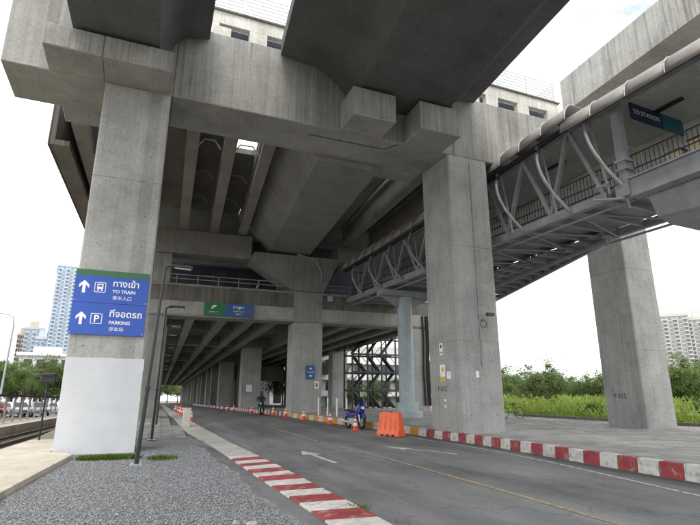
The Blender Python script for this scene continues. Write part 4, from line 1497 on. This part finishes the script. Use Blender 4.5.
# ------------------------------------------------------------------ left: platform slab, track, fence, cars
pl = E('platform', (-3, 14, 0), 0, 'low cream concrete platform slab beside the gravel and the railway track', 'platform')
pe = [(-4.6, -10), (-4.6, 60), (-3.0, 60), (-3.0, 21.2), (-2.95, 18.4), (-2.5, 18.2), (-2.2, 17.3), (-2.3, 14.0), (-2.38, 10.8), (-2.5, 6), (-2.8, -10)]
O('slab', MB().prism([(x + 3, y - 14) for x, y in pe], -.55, .10), 'conc_slab', pl)
ed = [(-2.2, 17.3), (-2.3, 14.0), (-2.38, 10.8), (-2.5, 6), (-2.65, -2)]
for a, b in zip(ed[:-1], ed[1:]):
    O('edge_strip', MB().bar((a[0] + 3.0, a[1] - 14, .055), (b[0] + 3.0, b[1] - 14, .055), .10, .13), 'conc_slab', pl)
p2 = O('platform', MB().box(-9.9, -8.2, -20, 90, -.55, .14), 'conc_slab', None)
tag(p2, 'far concrete platform strip beyond the railway track under the fence', 'platform')
tr = E('railway_track', (-6.9, 20, -.56), 0, 'single railway track in dark ballast between the two platform slabs', 'railway')
O('ballast', MB().prism([(-1.28, -40), (2.28, -40), (2.28, 80), (-1.28, 80)], 0, .06), 'ballast', tr)
sm = MB().box(-.95, .95, -.11, .11, .04, .16).mesh('sleeper', 'wood')
for k in range(110):
    link('sleeper', sm, tr, (0, -30 + k * .7, 0))
for x in (-.52, .52):
    O('rail', MB().sweep([(-.06, .162), (.06, .162), (.06, .18), (.015, .19), (.015, .27), (.035, .28), (.035, .31), (-.035, .31), (-.035, .28), (-.015, .27), (-.015, .19), (-.06, .18)],
                         lambda u, z: (x + u, -40, z), lambda u, z: (x + u, 90, z)), 'rail', tr)
fe = E('fence', (-9.6, 30, .14), 0, 'grey steel platform fence with raking posts and a wide top beam', 'fence')
O('top_beam', MB().box(-.35, .25, -10, 45, 1.70, 1.84), 'steel_dk', fe)
O('mid_rail', MB().box(-.03, .03, -10, 45, .55, .60), 'steel', fe)
for k in range(24):
    y_ = -9.5 + k * 2.3
    O('post', MB().box(-.06, .06, y_ - .06, y_ + .06, 0, 1.698), 'steel', fe)
    O('brace', MB().bar((0, y_ + .05, 1.35), (0, y_ + .5, 1.69), .05, .05), 'steel', fe)
sgl = E('signal_box', (-4.25, 23.9, .1), 0, 'small black signal box on a slim post beside the track', 'signal')
O('post', MB().tube([(0, 0, 0), (0, 0, 2.2)], .035, 8), 'black', sgl)
bevel(O('housing', MB().box(-.26, .26, -.1, .1, 2.18, 2.56), 'black', sgl), .02, 2)
O('visor', MB().box(-.2, .2, -.17, -.101, 2.46, 2.49), 'black', sgl)


def car(loc, rz, mat, label):
    e = E('parked_car', loc, rz, label, 'car', 'cars parked beyond the railway')
    prof = [(-2.15, .35), (2.1, .35), (2.2, .55), (2.15, .78), (1.25, .92), (.65, 1.40), (-.95, 1.46), (-1.75, 1.02), (-2.2, .95), (-2.25, .6)]
    bevel(O('body', MB().sweep(prof, lambda u, z: (u, -.86, z), lambda u, z: (u, .86, z)), mat, e), .09, 3)
    for s_ in (-1, 1):
        O('side_window', MB().sweep([(1.05, .98), (.55, 1.34), (-.9, 1.39), (-1.5, 1.02)], lambda u, z: (u, s_ * .862, z), lambda u, z: (u, s_ * .87, z)), 'glass_dk', e)
        for x in (-1.35, 1.35):
            w = O('wheel', MB().tube([(x, s_ * .68, .33), (x, s_ * .88, .33)], .33, 18), 'rubber', e)
            O('rim', MB().tube([(x, s_ * .88, .33), (x, s_ * .89, .33)], .2, 12), 'silver', w)
        O('headlight', MB().box(2.1, 2.19, s_ * .6 - .2, s_ * .6 + .2, .62, .76), 'white', e)
    O('windscreen', MB().add([(1.22, -.7, .955), (1.22, .7, .955), (.70, .62, 1.385), (.70, -.62, 1.385)], [(0, 1, 2, 3)]), 'glass_dk', e)
    e.children[-1].location = (.02, 0, .02)
    O('grille', MB().box(2.17, 2.21, -.4, .4, .45, .6), 'rubber', e)
    O('number_plate', MB().box(2.2, 2.225, -.2, .2, .36, .44), 'white', e)
    return e


car((-15.6, 62, .0), R(-62), 'car_red', 'red car with pale roof line parked beyond the platform fence')
car((-13.9, 64, .0), R(-60), 'car_white', 'white car parked beyond the platform fence beside the red car')
car((-12.0, 64, .0), R(-64), 'car_silver', 'silver car parked beyond the platform fence between white cars')
car((-9.9, 65.5, .0), R(-60), 'car_white', 'white car parked beyond the fence next to the painted column')

# tall curved street lamp
sl = E('street_lamp', (-11.2, 46, 0), 0, 'tall grey street lamp with curved arm above the palms', 'street lamp')
O('pole', MB().tube([(0, 0, -.1), (.05, 0, 4), (.1, 0, 7.2), (0.0, 0, 7.9), (-.5, 0, 8.1), (-1.6, 0, 8.2)], [.09, .08, .06, .05, .045, .04], 8), 'steel_lt', sl)
O('lamp_head', MB().box(-2.3, -1.6, -.12, .12, 8.12, 8.25), 'steel_lt', sl)


# ------------------------------------------------------------------ vegetation
def crown_mesh(name, mat, nclump, nleaf, rx, rz, leaf, seed):
    r = np.random.default_rng(seed)
    cl = []
    while len(cl) < nclump:
        p = r.uniform(-1, 1, 3)
        d = np.linalg.norm(p)
        if .35 < d < 1 and p[2] > -.75:
            cl.append(p * (0.62 + .62 * r.random()))
    cl = np.array(cl) * [rx, rx, rz]
    V = []
    k = nleaf // nclump
    for c in cl:
        sz = rx * r.uniform(.10, .34)
        q = r.normal(size=(k, 3)) * [sz, sz, sz * .7] * .7 + c
        V.append(q)
    C_ = np.concatenate(V)
    n = len(C_)
    a = r.normal(size=(n, 3))
    a /= np.linalg.norm(a, axis=1)[:, None]
    b = np.cross(a, r.normal(size=(n, 3)))
    b /= np.linalg.norm(b, axis=1)[:, None]
    L = leaf * r.uniform(.6, 1.4, (n, 1))
    a *= L
    b *= L * .45
    vv = np.stack([C_ - a, C_ + b, C_ + a, C_ - b], 1).reshape(-1, 3)
    me = bpy.data.meshes.new(name)
    me.from_pydata(vv.tolist(), [], np.arange(4 * n).reshape(-1, 4).tolist())
    me.materials.append(M[mat])
    return me


crowns = [crown_mesh('crown', 'leaf', 54, 10500, 2.4, 2.0, .095, 1), crown_mesh('crown', 'leaf2', 60, 11500, 2.6, 2.1, .095, 2), crown_mesh('crown', 'leaf3', 48, 9500, 2.2, 2.3, .10, 3)]


def trunk_mesh(seed):
    r = random.Random(seed)
    mb = MB().tube([(0, 0, -.3), (.05, .02, 1.0), (r.uniform(-.15, .15), r.uniform(-.15, .15), 2.2), (r.uniform(-.2, .2), 0, 3.6)], [.17, .13, .11, .05], 8)
    for k in range(6):
        a = r.uniform(0, 6.28)
        z = r.uniform(1.5, 2.8)
        mb.tube([(0, 0, z), (.7 * math.cos(a), .7 * math.sin(a), z + .8), (1.5 * math.cos(a), 1.5 * math.sin(a), z + 1.6)], [.07, .045, .02], 6)
    return mb.mesh('trunk', 'bark', True)


trunks = [trunk_mesh(s) for s in (1, 2, 3)]


def tree(x, y, z, s, k, label, group, sz=1.0):
    e = E('broadleaf_tree', (x, y, z), rnd.uniform(0, 6.28), label, 'tree', group)
    e.scale = (s, s, s * sz)
    link('trunk', trunks[k], e)
    link('crown', crowns[k], e, (0, 0, 3.4))
    return e


ctr = 0
for px in np.arange(-34, 58, 3.6):                 # belt behind the scrub, seen between the columns
    ang = R(20 + 17 + (px + 34) * .36)
    dist = 56 + rnd.uniform(-5, 9)
    tree(dist * math.sin(ang), dist * math.cos(ang), .0, rnd.uniform(.62, .92), ctr % 3, 'leafy green tree in the belt beyond the bright scrub and the columns', 'trees beyond the scrub', rnd.uniform(.85, 1.1))
    ctr += 1
for k in range(14):                                # second row further back
    ang = R(20 + 16 + k * 2.1)
    dist = 78 + rnd.uniform(-5, 9)
    tree(dist * math.sin(ang), dist * math.cos(ang), .0, rnd.uniform(.9, 1.15), ctr % 3, 'taller tree in the back row of the belt beyond the scrub', 'back row trees beyond the scrub')
    ctr += 1
for x, y, s in ((33, 64, 1.0), (38, 80, 1.6), (25, 86, 1.5), (40, 70, 1.4), (24.2, 66.5, .75), (28.4, 67.5, .8), (30, 92, 1.9), (42, 84, 1.8), (22.5, 100, 1.4)):
    tree(x, y, .3, s, ctr % 3, 'green tree behind the steel stair tower and the station piers', 'trees behind the station')
    ctr += 1
for x, y, s in ((-12.5, 78, 1.1), (-15.5, 80, 1.25), (-18.5, 82, 1.15), (-21, 80, 1.2), (-10.5, 80, 1.15), (-8, 90, 1.3), (-17, 92, 1.35), (-24, 90, 1.4), (-12.5, 95, 1.4), (-28, 84, 1.3), (-5.5, 98, 1.4)):
    tree(x, y, .0, s, ctr % 3, 'dense green street tree behind the parked cars', 'trees behind the parked cars')
    ctr += 1
for x, y in ((4, 270), (-1, 285), (9, 280), (14, 300), (-6, 275)):
    tree(x, y, .3, 2.2, ctr % 3, 'sunlit green tree seen through the far end of the tunnel', 'trees at the tunnel end')
    ctr += 1


def palm(x, y, h, label):
    e = E('palm_tree', (x, y, 0), rnd.uniform(0, 6), label, 'palm tree', 'palms behind the fence')
    O('trunk', MB().tube([(0, 0, -.2), (.05, 0, h * .5), (.12, 0, h)], [.2, .15, .12], 8), 'bark', e)
    for k in range(17):
        a = k * 2.4
        up_ = rnd.uniform(.1, 1.0)
        L = rnd.uniform(2.0, 2.7)
        mb = MB()
        pts = []
        for t in np.linspace(0, 1, 8):
            r_ = L * t
            pts.append(Vector((.12 + r_ * math.cos(a) * .95, r_ * math.sin(a) * .95, h + up_ * r_ - .42 * r_ * r_ * .9)))
        mb.tube(pts, .02, 4)
        sd = Vector((-math.sin(a), math.cos(a), 0))
        for i in range(1, 8):
            for q in range(3):
                p0 = pts[i - 1].lerp(pts[i], q / 3.0)
                w = .62 * math.sin(math.pi * (.12 + .85 * (i + q / 3) / 8.4)) + .05
                fwd = (pts[i] - pts[i - 1]).normalized()
                for s_ in (-1, 1):
                    tip = p0 + sd * s_ * w + fwd * .25 + Vector((0, 0, -.22 * w - .05))
                    mb.add([p0 - fwd * .035, p0 + fwd * .035, tip], [(0, 1, 2)])
        O('frond', mb, 'palm', e)


palm(-14.3, 58, 4.6, 'feathery green palm tree behind the fence under the street lamp')
palm(-16.6, 62, 4.9, 'feathery green palm tree behind the fence under the street lamp')
palm(-12.6, 60, 3.8, 'feathery green palm tree behind the fence under the street lamp')


def blades(name, mat, region, n, h, w, seed, kind='stuff', z0=None, parent=None, **kw):
    r = np.random.default_rng(seed)
    P = []
    while len(P) < n:
        q = region(r)
        if q is not None:
            P.append(q)
    P = np.array(P)
    a = r.uniform(0, 6.28, n)
    hh = h * r.uniform(.4, 1.3, n)
    ln = r.normal(size=(n, 2)) * .35
    dx, dy = np.cos(a) * w, np.sin(a) * w
    V = np.zeros((n, 4, 3))
    base = P
    V[:, 0] = base + np.stack([-dx, -dy, 0 * dx], 1)
    V[:, 1] = base + np.stack([dx, dy, 0 * dx], 1)
    mid = base + np.stack([ln[:, 0] * hh * .6, ln[:, 1] * hh * .6, hh * .6], 1)
    V[:, 2] = mid + np.stack([dx, dy, 0 * dx], 1) * .8
    V[:, 3] = base + np.stack([ln[:, 0] * hh * 1.4, ln[:, 1] * hh * 1.4, hh], 1)
    me = bpy.data.meshes.new(name)
    me.from_pydata(V.reshape(-1, 3).tolist(), [], np.arange(4 * n).reshape(-1, 4).tolist())
    me.materials.append(M[mat])
    return link(name, me, parent, kind=kind, **kw)


def scrub_region(r):
    y = r.uniform(4, 62)
    x0 = backx(y) + .5 if y < 33 else 24.5 + (y - 33) * .35
    x = x0 + r.random() ** 1.3 * 26
    hump = .5 + .5 * math.sin(x * .9 + 1.3 * math.sin(y * .6)) * math.sin(y * .8 + x * .25)
    return (x, y, g(y) - .05 + r.random() * (.5 + 1.15 * hump))


blades('scrub', 'scrub', scrub_region, 60000, .30, .075, 5, label='bright green scrub growing behind the low wall', cat='scrub')
for x, y, s, lb in ((27.3, 27.5, .34, 'dark rounded shrub growing at the low wall between two columns'), (31.6, 20.5, .30, 'small green shrub at the wall beside the outer column'), (33, 24, .42, 'leafy shrub rising over the scrub near the outer column')):
    e = E('shrub', (x, y, g(y) - .1), 0, lb, 'shrub')
    e.scale = (s, s, s)
    link('foliage', crowns[1], e, (0, 0, 2.0))
    O('stem', MB().tube([(0, 0, 0), (.1, 0, 1.0), (.15, .1, 1.9)], [.12, .1, .06], 6), 'bark', e)


def patch(cx, cy, rx, ry):
    def f(r):
        a = r.uniform(0, 6.28)
        q = r.random() ** .7
        return (cx + q * rx * math.cos(a), cy + q * ry * math.sin(a), 0.0)
    return f


blades('grass', 'grass', patch(-1.15, 16.6, .85, .28), 2400, .13, .006, 8, label='green grass tuft growing at the foot of the painted column', cat='grass')
blades('grass', 'grass', patch(.25, 16.2, .42, .5), 500, .10, .006, 9, label='thin grass patch in the gravel beside the lamp post', cat='grass')
blades('grass', 'grass', patch(2.92, 7.6, .12, .18), 160, .12, .007, 10, label='small weed tuft at the painted kerb edge', cat='grass')

# ------------------------------------------------------------------ gravel stones
r = np.random.default_rng(3)
n = 95000
yy = 5.0 + r.random(n) ** 1.35 * 18.3
xl = np.interp(yy, [5, 6, 9.2, 12.4, 14.9, 16.7, 24], [-2.48, -2.45, -2.33, -2.25, -2.2, -2.15, -1])
xr = np.array([LKI(q) - .36 + .06 * math.sin(q * 1.1) + .05 * math.sin(q * 3.7) for q in yy])
xx = xl + r.random(n) * (xr - xl)
keep = ~((yy > 18.2) & (xx < -.45))
xx, yy = xx[keep], yy[keep]
n = len(xx)
s = r.uniform(.006, .017, n) * (1 + .35 * (r.random(n) > .97))
octv = np.array([(1, 0, 0), (-1, 0, 0), (0, 1, 0), (0, -1, 0), (0, 0, 1), (0, 0, -1)], float)
octf = np.array([(0, 2, 4), (2, 1, 4), (1, 3, 4), (3, 0, 4), (2, 0, 5), (1, 2, 5), (3, 1, 5), (0, 3, 5)])
an = r.uniform(0, 6.28, n)
jit = r.uniform(.55, 1.35, (n, 6, 1))
vv = octv[None] * jit * s[:, None, None]
vv[:, :, 2] *= .75
ca, sa = np.cos(an)[:, None], np.sin(an)[:, None]
vx = vv[:, :, 0] * ca - vv[:, :, 1] * sa
vy = vv[:, :, 0] * sa + vv[:, :, 1] * ca
vz = vv[:, :, 2] + r.uniform(-.35, .5, n)[:, None] * vv[:, :, 0] + s[:, None] * .45
V = np.stack([vx + xx[:, None], vy + yy[:, None], vz], 2).reshape(-1, 3)
Fc = (octf[None] + (np.arange(n) * 6)[:, None, None]).reshape(-1, 3)
me = bpy.data.meshes.new('gravel')
me.from_pydata(V.tolist(), [], Fc.tolist())
me.materials.append(M['stone'])
link('gravel', me, kind='stuff', label='loose grey gravel stones', cat='gravel')
# broken concrete lump near the kerb
rr = random.Random(4)
for k, (x, y, s_, lb) in enumerate(((1.28, 7.25, .085, 'pale broken concrete lump lying at the edge of the gravel'), (1.12, 7.5, .05, 'small pale rubble piece beside the larger concrete lump'))):
    bm = bmesh.new()
    bmesh.ops.create_icosphere(bm, subdivisions=2, radius=s_)
    for v in bm.verts:
        v.co *= rr.uniform(.72, 1.2)
        v.co.z *= .7
    me = bpy.data.meshes.new('rubble')
    bm.to_mesh(me)
    bm.free()
    me.materials.append(M['conc_kerb'])
    link('rubble', me, None, (x, y, s_ * .4), label=lb, cat='rubble')


# ------------------------------------------------------------------ far buildings
def tower(name, x, y, w, d, h, rz, label, wall, glass, floors, bays, crown=None, base=0.0):
    e = E(name, (x, y, 0), rz, label, 'building')
    O('wall', MB().box(-w / 2, w / 2, -d / 2, d / 2, -1, h), wall, e)
    fh = (h - base) / floors
    win, sl_ = MB(), MB()
    bw_ = w / bays
    for i in range(floors):
        z = base + i * fh
        for j in range(bays):
            x0 = -w / 2 + j * bw_
            win.box(x0 + bw_ * .16, x0 + bw_ * .84, -d / 2 - .12, -d / 2 + .2, z + fh * .22, z + fh * .86)
        nb_ = max(2, int(d / bw_))
        for j in range(nb_):
            y0 = -d / 2 + j * d / nb_
            q = d / nb_
            win.box(w / 2 - .2, w / 2 + .12, y0 + q * .16, y0 + q * .84, z + fh * .22, z + fh * .86)
            win.box(-w / 2 - .12, -w / 2 + .2, y0 + q * .16, y0 + q * .84, z + fh * .22, z + fh * .86)
        for j in range(0, bays, 2):
            x0 = -w / 2 + j * bw_
            sl_.box(x0 + .1, x0 + bw_ - .1, -d / 2 - 1.1, -d / 2 - .13, z, z + fh * .26)
    O('windows', win, glass, e, kind='stuff')
    O('balconies', sl_, wall, e, kind='stuff')
    O('roof_parapet', MB().box(-w / 2 - .3, w / 2 + .3, -d / 2 - .3, d / 2 + .3, h + .01, h + 1.2), wall, e)
    O('plant_room', MB().box(-w * .3, w * .2, -d * .3, d * .3, h + 1.21, h + 4.5), crown or wall, e)
    return e


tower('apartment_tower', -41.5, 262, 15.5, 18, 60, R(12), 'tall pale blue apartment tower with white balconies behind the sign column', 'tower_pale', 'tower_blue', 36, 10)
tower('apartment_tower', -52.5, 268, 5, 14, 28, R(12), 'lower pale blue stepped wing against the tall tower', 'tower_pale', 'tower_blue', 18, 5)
tower('apartment_tower', -68.0, 325, 9, 14, 39, R(12), 'distant blue grey apartment block with tan sides', 'tower_grey', 'tower_blue', 17, 5, 'tower_tan')
tower('apartment_tower', -74.5, 330, 4.5, 14, 36, R(12), 'distant tan coloured apartment block behind the palms', 'tower_tan', 'glass_dk', 15, 4, 'tower_tan')
tower('apartment_tower', -63.5, 345, 8, 14, 36, R(12), 'distant grey apartment block between the tan block and the tall tower', 'tower_grey', 'glass_dk', 14, 4)
e = E('low_building', (-21, 122, 0), R(8), 'low white flat roofed building above the street trees', 'building')
O('wall', MB().box(-6, 6, -4, 4, -.2, 10.2), 'bld_white', e)
O('roof_slab', MB().box(-6.6, 6.6, -4.6, 4.6, 10.202, 10.8), 'bld_white', e)
O('roof_hut', MB().box(-4, 1, -2, 2, 10.802, 12.2), 'bld_white', e)
for k in range(5):
    O('window', MB().box(-5.2 + k * 2.2, -3.8 + k * 2.2, -4.08, -3.9, 8.0, 9.5), 'glass_dk', e)
tower('apartment_tower', 186, 146, 15, 10, 33, R(-50), 'white high rise condominium beyond the trees and the outer column', 'tower_beige', 'tower_win', 22, 9)
tower('apartment_tower', 197, 138, 12, 10, 31.5, R(-50), 'white stepped condominium wing joined beside the high rise', 'tower_beige', 'tower_win', 21, 7)
# pale buildings seen under the deck
e = E('low_building', (33, 116, 0), R(5), 'pale building with white columns seen between the tunnel piers', 'building')
O('wall', MB().box(-14, 14, 0, 8, -.2, 9), 'bld_white', e)
for k in range(9):
    O('column', MB().box(-13.5 + k * 3.2, -12.7 + k * 3.2, -.9, -.1, -.2, 8.6), 'bld_white', e)
    O('window', MB().box(-12.4 + k * 3.2, -10.6 + k * 3.2, -.05, .02, 1.0, 7.2), 'glass_dk', e)
e = E('low_building', (27, 66.5, 0), R(-3), 'white balcony building half hidden by leaves behind the stair tower', 'building')
O('wall', MB().box(-5.5, 9, 6, 12, -.2, 9.5), 'tower_beige', e)
for k in range(3):
    O('balcony', MB().box(-5.6, 9.1, 4.9, 5.99, 2.2 + k * 2.3, 2.9 + k * 2.3), 'bld_white', e)
    for q in range(6):
        O('window', MB().box(-4.6 + q * 2.2, -3.4 + q * 2.2, 5.93, 6.05, .6 + k * 2.4, 2.0 + k * 2.4), 'glass_dk', e)
# slim lamp posts beyond the scrub
sp = E('street_lamp', (50, 24, 0), R(40), 'thin pale street lamp among the trees beside the condominium', 'street lamp')
O('pole', MB().tube([(0, 0, -.1), (0, 0, 4.6)], [.07, .05], 8), 'steel_lt', sp)
O('arm', MB().tube([(0, 0, 4.55), (-.5, 0, 4.75), (-1.1, 0, 4.8)], .035, 6), 'steel_lt', sp)
O('lamp_head', MB().box(-1.6, -1.05, -.08, .08, 4.74, 4.84), 'steel_lt', sp)
# slim antenna wires high on the right
